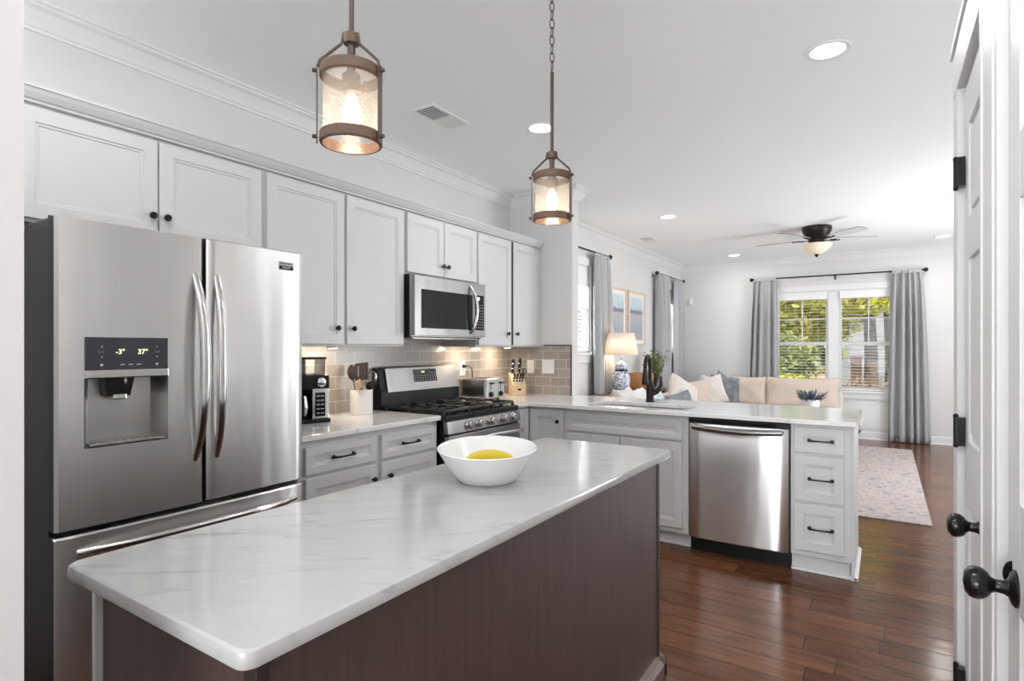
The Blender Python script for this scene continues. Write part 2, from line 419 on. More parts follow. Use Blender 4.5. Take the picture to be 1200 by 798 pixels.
M['sofa'] = mat('sofa_fabric', (.70, .655, .61), .95, bump=.3, bscale=120)
M['rug'] = mat_rug()
M['rugedge'] = mat('rug_edge', (.2, .17, .16), .95)
M['plant'] = mat_leaf('olive_leaf', (.10, .13, .045), (.22, .26, .10), (.42, .45, .22), 18)
M['lav'] = mat_leaf('lavender', (.10, .14, .15), (.17, .20, .26), (.26, .28, .38), 20)
M['basket'] = mat_stripes('wicker', (.42, .22, .10), (.25, .12, .05), 'Z', 40, .35)
M['fanbl'] = mat('fan_blade', (.72, .73, .75), .35)
M['fanedge'] = mat('fan_blade_edge', (.16, .13, .11), .5)
M['fanbowl'] = mat('frosted_amber_glass', (.80, .70, .55), .3, emit=(1, .85, .62), estr=.12)
M['alum'] = mat('dark_edge_trim', (.10, .085, .075), .35, .6)
M['ventd'] = mat('vent_shadow', (.08, .08, .08), .7)
M['grass'] = mat_blotch('lawn', [(.3, (.10, .15, .04)), (.6, (.20, .22, .08)), (.8, (.32, .27, .14))], 3, .95)
M['mulch'] = mat_blotch('mulch_bed', [(.3, (.10, .07, .05)), (.6, (.24, .17, .12)), (.8, (.45, .36, .28))], 9, .95)
M['bark'] = mat_wood('bark', (.045, .03, .02), (.10, .072, .05), (8, 8, 1.5), .9, 3)
M['leafy'] = mat_leaf('yellow_green_leaf', (.30, .32, .04), (.62, .62, .10), (.85, .80, .26), 2.2)  # yellow green foliage tones
M['leafd'] = mat_leaf('dark_green_leaf', (.08, .11, .045), (.22, .25, .10), (.48, .48, .18), 2.4)  # dark green tones for the shrubs and hedge
M['brick'] = mat_brick_out('garden_brick', (.30, .13, .09), (.36, .18, .13), (.45, .40, .36))
M['siding'] = mat_stripes('lap_siding', (.17, .175, .19), (.09, .093, .10), 'Z', 7, .14)
M['housepane'] = mat('distant_pane', (.16, .18, .20), .15)
M['roof'] = mat('roof_shingle', (.20, .19, .19), .9, var=.3, vscale=3)
M['nbrick'] = mat_brick_out('pale_brick', (.66, .58, .54), (.74, .66, .62), (.85, .83, .80), axis='Y')

# ------------------------------------------------------------------ helpers
class MB:
    def __init__(s): s.bm = bmesh.new(); s.smooth = set()
    def _new(s, verts, faces, smooth=False):
        vs = [s.bm.verts.new(v) for v in verts]
        fs = []
        for f in faces:
            try:
                q = s.bm.faces.new([vs[i] for i in f]); q.smooth = smooth; fs.append(q)
            except ValueError: pass
        return vs, fs
    def box(s, x0, x1, y0, y1, z0, z1, bev=0, seg=2):
        x0, x1 = min(x0, x1), max(x0, x1); y0, y1 = min(y0, y1), max(y0, y1); z0, z1 = min(z0, z1), max(z0, z1)
        vs, fs = s._new([(x0, y0, z0), (x1, y0, z0), (x1, y1, z0), (x0, y1, z0), (x0, y0, z1), (x1, y0, z1), (x1, y1, z1), (x0, y1, z1)],
                        [(0, 3, 2, 1), (4, 5, 6, 7), (0, 1, 5, 4), (1, 2, 6, 5), (2, 3, 7, 6), (3, 0, 4, 7)])
        if bev:
            es = list({e for f in fs for e in f.edges})
            bmesh.ops.bevel(s.bm, geom=es, offset=bev, segments=seg, profile=.6, affect='EDGES')
        return s
    def rings(s, rings, cap0=True, cap1=True, closed=True, smooth=True):
        n = len(rings[0]); vv = [[s.bm.verts.new(p) for p in r] for r in rings]
        for i in range(len(rings) - 1):
            for j in range(n if closed else n - 1):
                k = (j + 1) % n
                q = s.bm.faces.new((vv[i][j], vv[i][k], vv[i + 1][k], vv[i + 1][j])); q.smooth = smooth
        if cap0: s.bm.faces.new(list(reversed(vv[0])))
        if cap1: s.bm.faces.new(vv[-1])
        return s
    def lathe(s, prof, c=(0, 0, 0), axis='Z', seg=32, sx=1, sy=1, cap0=False, cap1=False, smooth=True):
        rr = []
        for r, h in prof:
            ring = []
            for k in range(seg):
                a = 2 * pi * k / seg; u, v = r * cos(a) * sx, r * sin(a) * sy
                p = {'Z': (u, v, h), 'X': (h, u, v), 'Y': (v, h, u)}[axis]
                ring.append((c[0] + p[0], c[1] + p[1], c[2] + p[2]))
            rr.append(ring)
        return s.rings(rr, cap0, cap1, True, smooth)
    def cyl(s, p0, p1, r0, r1=None, seg=16, cap=True):
        r1 = r0 if r1 is None else r1
        return s.tube([p0, p1], [r0, r1], seg, cap)
    def tube(s, pts, r, seg=10, cap=True, closed=False, flat=1.0, up=None):
        pts = [Vector(p) for p in pts]; n = len(pts)
        rs = r if isinstance(r, (list, tuple)) else [r] * n
        rr = []; prevu = None
        for i, p in enumerate(pts):
            if closed: t = pts[(i + 1) % n] - pts[i - 1]
            else: t = (pts[min(i + 1, n - 1)] - pts[max(i - 1, 0)])
            t.normalize()
            if prevu is None:
                a = Vector(up) if up else (Vector((0, 0, 1)) if abs(t.z) < .9 else Vector((1, 0, 0)))
                u = (a - t * a.dot(t)).normalized()
            else: u = (prevu - t * prevu.dot(t)).normalized()
            prevu = u; v = t.cross(u)
            rr.append([p + (u * cos(2 * pi * k / seg) * flat + v * sin(2 * pi * k / seg)) * rs[i] for k in range(seg)])
        if closed: rr.append(rr[0])
        return s.rings(rr, cap and not closed, cap and not closed)
    def sphere(s, c, r, seg=20, rings_=12, sc=(1, 1, 1)):
        rr = []
        for i in range(rings_ + 1):
            a = -pi / 2 + pi * i / rings_; q = max(cos(a), .002)
            rr.append([(c[0] + r * sc[0] * q * cos(2 * pi * k / seg), c[1] + r * sc[1] * q * sin(2 * pi * k / seg), c[2] + r * sc[2] * sin(a)) for k in range(seg)])
        return s.rings(rr)
    def prism(s, poly, axis, a0, a1, bev=0):
        # poly: list of 2D points in the plane normal to axis (X:(y,z) Y:(x,z) Z:(x,y))
        def P(q, a): return {'X': (a, q[0], q[1]), 'Y': (q[0], a, q[1]), 'Z': (q[0], q[1], a)}[axis]
        n = len(poly)
        vs, fs = s._new([P(q, a0) for q in poly] + [P(q, a1) for q in poly],
                        [tuple(range(n - 1, -1, -1)), tuple(range(n, 2 * n))] + [(i, (i + 1) % n, n + (i + 1) % n, n + i) for i in range(n)])
        if bev:
            es = list({e for f in fs for e in f.edges})
            bmesh.ops.bevel(s.bm, geom=es, offset=bev, segments=2, profile=.6, affect='EDGES')
        return s
    def quad(s, *pts):
        s._new(pts, [tuple(range(len(pts)))]); return s
    def xform(s, mtx):
        bmesh.ops.transform(s.bm, matrix=mtx, verts=s.bm.verts); return s
    def build(s, name, m, parent=None, local=False, smooth_angle=None):
        bm = s.bm
        bmesh.ops.recalc_face_normals(bm, faces=bm.faces)
        for e in bm.edges:
            if len(e.link_faces) == 2 and e.calc_face_angle(0) > R(32): e.smooth = False
        if parent is not None and not local:
            bm.transform(wmat(parent).inverted())
        me = bpy.data.meshes.new(name)
        bm.to_mesh(me); bm.free()
        for mm in (m if isinstance(m, (list, tuple)) else [m]): me.materials.append(mm)
        o = bpy.data.objects.new(name, me); C.objects.link(o)
        if parent is not None: o.parent = parent
        return o

def wmat(o):
    m = o.matrix_basis.copy()
    while o.parent is not None:
        o = o.parent; m = o.matrix_basis @ m
    return m
def tag(o, label, cat, group=None, kind=None):
    o['label'] = label; o['category'] = cat
    if group: o['group'] = group
    if kind: o['kind'] = kind
    return o
def thing(name, label, cat, loc=(0, 0, 0), rz=0, group=None):
    o = bpy.data.objects.new(name, None); C.objects.link(o)
    o.location = loc; o.rotation_euler = (0, 0, rz); o.empty_display_size = .1
    o.matrix_basis = Matrix.Translation(loc) @ Matrix.Rotation(rz, 4, 'Z')
    return tag(o, label, cat, group)
def struct(o):
    o['kind'] = 'structure'; return o
def sempty(name, loc=(0, 0, 0)):
    o = bpy.data.objects.new(name, None); C.objects.link(o); o.location = loc
    return struct(o)
def copy_thing(o, loc=None, rz=None, label=None, parent=None):
    c = o.copy(); C.objects.link(c)
    if parent is not None: c.parent = parent
    for ch in list(o.children): copy_thing(ch, parent=c)
    if loc is not None: c.location = loc
    if rz is not None: c.rotation_euler = (0, 0, rz)
    if label: c['label'] = label
    return c
def sub(o, lv=2):
    md = o.modifiers.new('subdivision', 'SUBSURF'); md.levels = lv; md.render_levels = lv; return o
def text_mesh(body, size, depth, m, parent, mtx, name, label=None):
    cu = bpy.data.curves.new(name, 'FONT'); cu.body = body; cu.size = size; cu.extrude = depth; cu.align_x = 'CENTER'; cu.align_y = 'CENTER'
    t = bpy.data.objects.new(name, cu); C.objects.link(t)
    dg = bpy.context.evaluated_depsgraph_get()
    me = bpy.data.meshes.new_from_object(t.evaluated_get(dg))
    bpy.data.objects.remove(t)
    me.transform(wmat(parent).inverted() @ mtx)
    me.materials.clear(); me.materials.append(m)
    o = bpy.data.objects.new(name, me); C.objects.link(o); o.parent = parent
    return o
# a text matrix facing +X (left wall fronts), reading along +Y
FACE_PX = Matrix(((0, 0, 1, 0), (1, 0, 0, 0), (0, 1, 0, 0), (0, 0, 0, 1)))

# cabinet front with recessed centre: face 'X' looks +X with a=Y ; 'N' looks -Y with a=X
def front(mb, face, d, a0, a1, z0, z1, rail=.055, th=.019, rec=.009):
    def P(a, z, k): return (d + k, a, z) if face == 'X' else (a, d - k, z)
    def rng(i, k): return [P(a0 + i, z0 + i, k), P(a1 - i, z0 + i, k), P(a1 - i, z1 - i, k), P(a0 + i, z1 - i, k)]
    r = min(rail, (z1 - z0) * .32)
    mb.rings([rng(0, -th), rng(0, -.002), rng(.002, 0), rng(r, 0), rng(r + .002, -rec * .5), rng(r + .011, -rec * .55), rng(r + .013, -rec)], True, True, True, False)
    return mb
def knob(parent, face, d, a, z, r=.0155, name='knob'):
    b = MB(); pr = [(.007, 0), (.0065, .010), (.006, .013), (r * .75, .016), (r, .020), (r, .024), (r * .8, .029), (.001, .031)]
    if face == 'X': b.lathe(pr, (d, a, z), 'X', 18, cap0=True, cap1=True)
    else: b.lathe([(q, -h) for q, h in pr], (a, d, z), 'Y', 18, cap0=True, cap1=True)
    return b.build(name, M['bronzek'], parent)
def pull(parent, face, d, a, z, L=.128):
    b = MB(); h = L / 2
    pts = [(-h, 0), (-h, .018), (-h * .86, .026), (-h * .5, .029), (0, .030), (h * .5, .029), (h * .86, .026), (h, .018), (h, 0)]
    rs = [.0085, .0075, .006, .0048, .0045, .0048, .006, .0075, .0085]
    b.tube([((d + o, a + t, z) if face == 'X' else (a + t, d - o, z)) for t, o in pts], rs, 10)
    for t in (-h, h):
        if face == 'X': b.lathe([(.011, 0), (.011, .004), (.008, .008)], (d, a + t, z), 'X', 14, cap0=True, cap1=True)
        else: b.lathe([(.011, 0), (.011, -.004), (.008, -.008)], (a + t, d, z), 'Y', 14, cap0=True, cap1=True)
    return b.build('pull_handle', M['bronzek'], parent)

XL, XR, YF, YN, ZC = -2.95, 2.4, 9.82, 0.06, 2.745
# ------------------------------------------------------------------ the setting
struct(MB().box(XL - .2, XR + .2, -7.9, YF + .15, -.12, 0).build('floor', M['floor']))
struct(MB().box(XL - .2, XR + .2, -7.9, YF + .15, ZC, ZC + .12).build('ceiling', M['ceil']))

def wall_with_holes(name, axis, pos, th, a0, a1, holes, m=None):
    """axis 'X': wall in plane X (a=Y); 'Y': wall in plane Y (a=X). holes: (a0,a1,z0,z1)."""
    b = MB()
    def bx(p0, p1, z0, z1):
        if p1 - p0 < 1e-4 or z1 - z0 < 1e-4: return
        if axis == 'X': b.box(pos, pos + th, p0, p1, z0, z1)
        else: b.box(p0, p1, pos, pos + th, z0, z1)
    cur = a0
    for h0, h1, z0, z1 in sorted(holes):
        bx(cur, h0, 0, ZC); bx(h0, h1, 0, z0); bx(h0, h1, z1, ZC); cur = h1
    bx(cur, a1, 0, ZC)
    return struct(b.build(name, m or M['wall']))

WA = (5.30, 6.20, 1.28, 2.30); WB = (8.60, 9.42, 1.28, 2.30); WF = (-1.45, .20, .70, 2.20)
wall_with_holes('wall_left', 'X', XL, -.16, -7.9, YF, [WA, WB])
wall_with_holes('wall_far', 'Y', YF, .16, XL - .16, XR + .16, [WF])
wall_with_holes('wall_right', 'X', XR, .16, -7.9, YF, [(5.95, 7.75, .05, 2.35)])
wall_with_holes('wall_rear', 'Y', -7.6, -.16, XL - .16, XR + .16, [(-2.2, 2.0, .35, 2.6)])
struct(MB().box(XL, -.885, YN, .257, 0, 2.15).build('wall_near', M['wall']))  # real wall end, its top cut low out of view to let light over
STUB_Y, STUB_X = 4.48, -2.30
struct(MB().box(XL, STUB_X, STUB_Y, 4.60, 0, ZC).build('wall_divider', M['wall']))
# pantry block with the two door openings on its kitchen side
b = MB()
b.box(.215, XR, .45, .55, 0, ZC); b.box(.215, XR, 2.36, 2.44, 0, ZC)
b.box(.215, .31, .55, .74, 0, ZC); b.box(.215, .31, 1.46, 1.72, 0, ZC); b.box(.215, .31, 2.26, 2.36, 0, ZC); b.box(.215, .31, .74, 2.26, 2.14, ZC)
struct(b.build('wall_pantry', M['wall']))

def crown_profile(sx=1, h=.10, d=.095):
    return [(0, 0), (0, -h), (.010, -h), (.012, -h + .012), (.018, -h + .016), (.030, -h + .035), (.055, -.030), (d - .016, -.022), (d - .014, -.012), (d, -.010), (d, 0)]
def crown_run(name, pts, z, scale=1.0, inside_left=False):
    """mitred crown along a polyline; the moulding grows to the right of the walking direction"""
    b = MB(); n = len(pts); rr = []
    pr = crown_profile(h=.10 * scale, d=.095 * scale)
    for i, p in enumerate(pts):
        def rn(a, c):
            t = Vector((c[0] - a[0], c[1] - a[1])).normalized(); return Vector((t.y, -t.x))
        n0 = rn(pts[i - 1], p) if i > 0 else rn(p, pts[1]); n1 = rn(p, pts[i + 1]) if i < n - 1 else n0
        k = (n0 + n1); k = k / max(.2, k.dot(n0))
        rr.append([(p[0] + k.x * o, p[1] + k.y * o, z + h) for o, h in pr])
    b.rings(rr, True, True, True, False)
    return b
struct(crown_run('t', [(XL, -.2), (XL, STUB_Y), (STUB_X, STUB_Y), (STUB_X, 4.60), (XL, 4.60), (XL, YF), (XR, YF)], ZC).build('trim_1', M['trim']))

def base_run(pts, h=.11, t=.014):
    b = MB()
    pr = [(0, 0), (t + .012, 0), (t + .012, .006), (t, .016), (t, h - .012), (t * .5, h), (0, h)]
    n = len(pts); rr = []
    for i, p in enumerate(pts):
        def rn(a, c):
            q = Vector((c[0] - a[0], c[1] - a[1])).normalized(); return Vector((q.y, -q.x))
        n0 = rn(pts[i - 1], p) if i > 0 else rn(p, pts[1]); n1 = rn(p, pts[i + 1]) if i < n - 1 else n0
        k = (n0 + n1); k = k / max(.2, k.dot(n0))
        rr.append([(p[0] + k.x * o, p[1] + k.y * o, hh) for o, hh in pr])
    return b.rings(rr, True, True, True, False)
struct(base_run([(XL, 4.6), (XL, YF)]).build('baseboard_left', M['trim']))
struct(base_run([(XL, YF), (XR, YF)]).build('baseboard_far', M['trim']))

# tiled backsplash on both kitchen walls, a dark edge strip at its open end
struct(MB().box(XL, XL + .008, 1.70, STUB_Y, .90, 1.42).build('wall_tile_left', M['tileL']))
struct(MB().box(XL + .008, STUB_X - .012, STUB_Y - .008, STUB_Y, .90, 1.352).build('wall_tile_divider', M['tileS']))
b = MB(); b.box(STUB_X - .012, STUB_X - .002, STUB_Y - .011, STUB_Y, .914, 1.362); b.box(-2.58, STUB_X - .012, STUB_Y - .011, STUB_Y, 1.352, 1.362)
struct(b.build('trim_2', M['alum']))

# ------------------------------------------------------------------ windows
def win_map(axis, pos):
    if axis == 'Y': return lambda b, a0, a1, n0, n1, z0, z1, bev=0: b.box(a0, a1, pos + n0, pos + n1, z0, z1, bev)
    return lambda b, a0, a1, n0, n1, z0, z1, bev=0: b.box(pos - n0, pos - n1, a0, a1, z0, z1, bev)
def make_window(name, axis, pos, hole, units, midz, muntin, casing=.09, apron=True):
    f = win_map(axis, pos); a0, a1, z0, z1 = hole
    root = sempty(name, (0, 0, 0))
    b = MB()
    f(b, a0 - casing, a0, -.02, 0, z0 - .02, z1 + casing, .004); f(b, a1, a1 + casing, -.02, 0, z0 - .02, z1 + casing, .004)
    f(b, a0, a1, -.022, 0, z1, z1 + casing, .004)
    b.build('window_casing', M['trim'], root)
    b = MB(); f(b, a0 - casing - .02, a1 + casing + .02, -.05, .06, z0 - .03, z0, .005)
    b.build('window_sill', M['trim'], root)
    if apron:
        b = MB(); f(b, a0 - casing, a1 + casing, -.018, 0, z0 - .12, z0 - .03, .003); b.build('window_apron', M['trim'], root)
    b = MB()
    f(b, a0, a0 + .02, 0, .16, z0, z1); f(b, a1 - .02, a1, 0, .16, z0, z1); f(b, a0 + .02, a1 - .02, 0, .16, z1 - .02, z1)
    for (m0, m1) in units['mullions']: f(b, m0, m1, .03, .12, z0, z1, .003)
    b.build('window_frame', M['trim'], root)
    for (p0, p1) in units['sashes']:
        b = MB()
        for (s0, s1, n) in ((z0, midz + .025, .05), (midz - .025, z1 - .02, .085)):
            f(b, p0, p0 + .035, n, n + .03, s0, s1, .002); f(b, p1 - .035, p1, n, n + .03, s0, s1, .002)
            f(b, p0 + .035, p1 - .035, n, n + .03, s0, s0 + .045, .002); f(b, p0 + .035, p1 - .035, n, n + .03, s1 - .04, s1, .002)
            if muntin and s0 > z0 + .1:
                c = (p0 + p1) / 2; zc = (s0 + s1) / 2
                f(b, c - .009, c + .009, n + .008, n + .022, s0 + .045, s1 - .04); f(b, p0 + .035, p1 - .035, n + .008, n + .022, zc - .009, zc + .009)
        sash = b.build('sash', M['trim'], root)
        g = MB(); f(g, p0 + .03, p1 - .03, .062, .066, z0 + .04, midz); f(g, p0 + .03, p1 - .03, .097, .101, midz, z1 - .05)
        g.build('glass_pane', M['gglass'], sash)
    return root
wf = make_window('window_1', 'Y', YF, WF, {'mullions': [(-.717, -.571)], 'sashes': [(-1.43, -.717), (-.571, .18)]}, 1.395, True)
# panel moulding below the far window
b = MB()
b.box(-1.45, .2, YF - .012, YF, .52, .535); b.box(-1.45, .2, YF - .008, YF, .16, .52)
struct(b.build('trim_3', M['trim']))
make_window('window_2', 'X', XL, WA, {'mullions': [], 'sashes': [(5.32, 6.18)]}, 1.8, False)
make_window('window_3', 'X', XL, WB, {'mullions': [], 'sashes': [(8.62, 9.40)]}, 1.8, False)

def make_blind(name, label, axis, pos, a0, a1, z0, z1, tilt, head, n0=.012, depth=.045, pitch=.045):
    f = win_map(axis, pos)
    loc = ((a0 + a1) / 2, pos, z1) if axis == 'Y' else (pos, (a0 + a1) / 2, z1)
    root = thing(name, label, 'blind', loc, 0, 'slatted window blinds')
    b = MB(); f(b, a0, a1, n0 - .01, n0 + .035, z1 - head, z1, .003); b.build('valance', M['white'], root)
    b = MB(); z = z1 - head - .02; c = n0 + .013
    while z > z0 + .03:
        h = depth / 2; dn, dz = h * cos(tilt), h * sin(tilt)
        pr = [(c - dn, z - dz), (c, z + .002), (c + dn, z + dz), (c + dn, z + dz - .0025), (c, z - .0008), (c - dn, z - dz - .0025)]
        if axis == 'Y': b.prism([(pos + q, zz) for q, zz in pr], 'X', a0 + .004, a1 - .004)
        else: b.prism([(pos - q, zz) for q, zz in pr], 'Y', a0 + .004, a1 - .004)
        z -= pitch
    b.build('slats', M['blind'], root)
    b = MB(); f(b, a0, a1, c - .02, c + .02, z0 + .005, z0 + .025, .003); b.build('bottom_rail', M['white'], root)
    for k in (.18, .82):
        b = MB(); a = a0 + (a1 - a0) * k; f(b, a - .001, a + .001, c - .022, c - .020, z0 + .02, z1 - head)
        b.build('ladder_cord', M['white'], root)
    return root
make_blind('window_blind', 'white slatted blind with open slats in the left half of the far window', 'Y', YF, -1.425, -.725, .70, 2.195, R(3), .12)
make_blind('window_blind', 'white slatted blind with open slats in the right half of the far window', 'Y', YF, -.565, .175, .70, 2.195, R(3), .12)
make_blind('window_blind', 'bright tilted blind in the side window left of the framed pictures', 'X', XL, 5.325, 6.175, 1.28, 2.295, R(50), .23)
make_blind('window_blind', 'bright tilted blind in the narrow gap between the side window curtains near the corner', 'X', XL, 8.625, 9.395, 1.28, 2.295, R(50), .23)

# ------------------------------------------------------------------ curtains and rods
def curtain(name, label, axis, pos, a0t, a1t, a0b, a1b, z0, z1, folds, amp=.035, seed=0):
    rnd = random.Random(seed)
    n = folds * 14; rows = 26; verts = []
    ph = [rnd.uniform(-1.1, 1.1) for _ in range(folds + 2)]; am = [rnd.uniform(.45, 1.25) for _ in range(folds + 2)]
    c = ((a0t + a1t) / 2)
    loc = (c, pos, z0) if axis == 'Y' else (pos, c, z0)
    bm = MB(); grid = []
    for j in range(rows + 1):
        v = j / rows; z = z1 + (z0 - z1) * v
        sp = v ** .6
        a0 = a0t + (a0b - a0t) * sp; a1 = a1t + (a1b - a1t) * sp
        row = []
        for i in range(n + 1):
            u = i / n; fi = u * folds; k = int(min(fi, folds - 1e-6)); w = fi - k
            A = amp * (am[k] * (1 - w) + am[k + 1] * w) * (.45 + .55 * min(1, v * 4))
            th = 2 * pi * fi + ph[k] * (1 - w) + ph[k + 1] * w + .6 * v
            off = A * (sin(th) + .28 * sin(2 * th + 1.1) + .12 * sin(3 * th)) + .006 * sin(9 * u + 5 * v)
            a = a0 + (a1 - a0) * u + .010 * cos(2 * pi * fi) * v
            row.append((a, pos + off, z) if axis == 'Y' else (pos - off, a, z))
        grid.append(row)
    bm.rings(grid, False, False, False, True)
    root = thing(name, label, 'curtain', loc, 0, 'grey drapes')
    o = bm.build('drape', M['curtain'], root)
    md = o.modifiers.new('thickness', 'SOLIDIFY'); md.thickness = .004
    # heading pocket around the rod
    h = MB()
    if axis == 'Y': h.box(a0t, a1t, pos + .004 - amp * .3, pos + .008 + amp * .3, z1 - .03, z1 + .018, .008)
    else: h.box(pos - .008 - amp * .3, pos - .004 + amp * .3, a0t, a1t, z1 - .03, z1 + .018, .008)
    h.build('heading_pocket', M['curtain'], root)
    return root
def rod(label, axis, pos, wallpos, a0, a1, z, brackets):
    loc = ((a0 + a1) / 2, pos, z) if axis == 'Y' else (pos, (a0 + a1) / 2, z)
    root = thing('curtain_rod', label, 'curtain rod', loc, 0, 'dark curtain rods')
    P = (lambda a, n=pos, zz=z: (a, n, zz)) if axis == 'Y' else (lambda a, n=pos, zz=z: (n, a, zz))
    MB().cyl(P(a0), P(a1), .011).build('pole', M['bronzek'], root)
    for a, sg in ((a0, -1), (a1, 1)):
        b = MB(); b.sphere(P(a + sg * .03), .030); b.cyl(P(a), P(a + sg * .012), .016); b.build('finial', M['bronzek'], root)
    for a in brackets:
        b = MB(); b.tube([P(a, wallpos, z - .03), P(a, wallpos + (pos - wallpos) * .5, z - .03), P(a, pos, z - .012)], .007, 8)
        b.tube([P(a, wallpos + (pos - wallpos) * .02, z - .06), P(a, wallpos + (pos - wallpos) * .02, z + .0)], .012, 8)
        b.build('bracket', M['bronzek'], root)
    return root
rod('long dark curtain rod with ball ends above the far double window', 'Y', 9.725, YF, -1.75, .45, 2.42, (-1.71, -.62, .41))
curtain('window_curtain', 'grey curtain hanging left of the far double window', 'Y', 9.725, -1.74, -1.42, -1.83, -1.40, .03, 2.415, 4, .058, 1)
curtain('window_curtain', 'wide grey curtain reaching the floor right of the far double window', 'Y', 9.725, .09, .43, .03, .53, .012, 2.415, 5, .066, 2)
rod('dark rod over the side window beside the white divider wall', 'X', XL + .095, XL, 4.95, 6.56, 2.46, (4.98, 6.53))
curtain('window_curtain', 'grey curtain between side window and framed pictures', 'X', XL + .095, 6.14, 6.56, 6.16, 6.60, .03, 2.455, 4, .046, 3)
curtain('window_curtain', 'sliver of grey curtain showing at the edge of the divider wall', 'X', XL + .095, 4.98, 5.42, 4.98, 5.42, .03, 2.455, 4, .03, 8)
rod('dark rod over the side window nearest the far corner', 'X', XL + .095, XL, 8.36, 9.64, 2.46, (8.40, 9.60))
curtain('window_curtain', 'grey curtain behind the leafy branches, right of the framed pictures', 'X', XL + .095, 8.38, 8.84, 8.36, 8.88, .03, 2.455, 4, .046, 4)
curtain('window_curtain', 'grey curtain nearest the far left corner of the living room', 'X', XL + .095, 9.22, 9.62, 9.20, 9.66, .03, 2.455, 4, .046, 5)

# ------------------------------------------------------------------ pantry doors on the right
def pantry_door(name, y0, y1, xf):
    root = sempty(name, (xf, y0, 0))
    b = MB(); b.box(xf + .010, xf + .036, y0, y1, .012, 2.13)
    w = y1 - y0; st = .095 if w < .6 else .11
    for a, c in ((y0, y0 + st), (y1 - st, y1)): b.box(xf, xf + .012, a, c, .012, 2.13, .003)
    for z0, z1 in ((.012, .24), (.86, 1.06), (1.60, 1.72), (2.0, 2.13)): b.box(xf, xf + .012, y0 + st, y1 - st, z0, z1, .003)
    if w > .6: b.box(xf, xf + .012, (y0 + y1) / 2 - .05, (y0 + y1) / 2 + .05, .24, 2.0, .003)
    cols = [(y0 + st, y1 - st)] if w < .6 else [(y0 + st, (y0 + y1) / 2 - .05), ((y0 + y1) / 2 + .05, y1 - st)]
    for a, c in cols:
        for z0, z1 in ((.24, .86), (1.06, 1.60), (1.72, 2.0)): b.box(xf + .003, xf + .012, a + .022, c - .022, z0 + .022, z1 - .022, .005)
    b.build('door_panel', M['trim'], root)
    return root
def door_knob(root, xf, y, z):
    b = MB()
    b.lathe([(.0335, 0), (.0335, -.003), (.028, -.008), (.016, -.012), (.0125, -.018), (.0115, -.030), (.015, -.036), (.023, -.041), (.0285, -.049), (.0300, -.058), (.0275, -.067), (.019, -.074), (.001, -.077)], (xf, y, z), 'X', 28, cap0=True, cap1=True)
    return b.build('door_knob', M['bronzek'], root)
dA = pantry_door('door_1', 1.735, 2.245, .208); door_knob(dA, .208, 1.815, .889)
dB = pantry_door('door_2', .76, 1.445, .200); door_knob(dB, .200, 1.362, .899)
for z in (1.878, 1.078, .305):
    b = MB(); b.cyl((.186, 2.243, z - .046), (.186, 2.243, z + .046), .0065, seg=10); b.box(.187, .207, 2.214, 2.243, z - .044, z + .044, .001)
    for q in (-.046, .046): b.sphere((.186, 2.243, z + q), .0075, 8, 6)
    b.box(.186, .188, 2.243, 2.262, z - .044, z + .044)
    b.build('hinge', M['bronzek'], dA)
pts = [(.2005 - .0145 * cos(t), .912 + .025 * sin(t)) for t in [-pi / 2 + pi * k / 12 for k in range(13)]]
b = MB(); b.prism(pts, 'Y', 1.402, 1.406); b.build('latch_plate', M['bronzek'], dB)
b = MB()
def casing(b, y0, y1, z0, z1):
    b.box(.197, .215, y0, y1, z0, z1, .003); b.box(.190, .200, y0 + .012, y1 - .03, z0, z1, .003)
b.box(.190, .232, 2.255, 2.36, 0, 2.28, .003)
b.box(.186, .215, 1.47, 1.715, 0, 2.28, .003); b.box(.182, .19, 1.50, 1.52, 0, 2.28, .002); b.box(.182, .19, 1.66, 1.68, 0, 2.28, .002)
b.box(.190, .215, .63, .74, 0, 2.28, .003); b.box(.188, .215, .63, 2.36, 2.145, 2.28, .003); b.box(.180, .215, .62, 2.37, 2.28, 2.30, .003)
struct(b.build('trim_4', M['trim']))

# ------------------------------------------------------------------ upper cabinets
XU, XB = -2.630, XL + .009            # carcass front, carcass back (doors 19 mm in front)
def upper(label, y0, y1, z0, z1, doors, knobs, xb=XL + .010):
    root = thing('upper_cabinet', label, 'cabinet', (XU, (y0 + y1) / 2, z0), 0, 'white upper cabinets')
    MB().box(xb, XU, y0, y1, z0, z1, .001).build('cabinet_body', M['cab'], root)
    for (a0, a1), k in zip(doors, knobs):
        d = front(MB(), 'X', XU + .020, a0, a1, z0 + .012, z1 - .012).build('cabinet_door', M['cab'], root)
        knob(d, 'X', XU + .020, k[0], k[1])
    return root
upper('white upper cabinet with two doors over the refrigerator', .52, 1.711, 1.80, 2.235, [(.735, 1.212), (1.220, 1.700)], [(1.186, 1.897), (1.244, 1.897)])
upper('tall white upper cabinet between refrigerator and microwave', 1.713, 2.722, 1.345, 2.235, [(1.732, 2.222), (2.242, 2.708)], [(2.163, 1.448), (2.279, 1.448)])
upper('short white upper cabinet mounted above the microwave', 2.724, 3.508, 1.822, 2.235, [(2.742, 3.110), (3.118, 3.495)], [(3.087, 1.907), (3.140, 1.907)])
u4 = upper('white upper cabinet right of microwave with dark gap between doors', 3.510, STUB_Y - .002, 1.345, 2.235, [(3.522, 3.980), (4.010, 4.425)], [(3.913, 1.452), (4.05, 1.452)])
MB().box(XU + .0005, XU + .0185, 3.9815, 4.0085, 1.357, 2.223).build('shadow_gap', M['black'], u4)  # black strip stands in for the dark recess between the doors
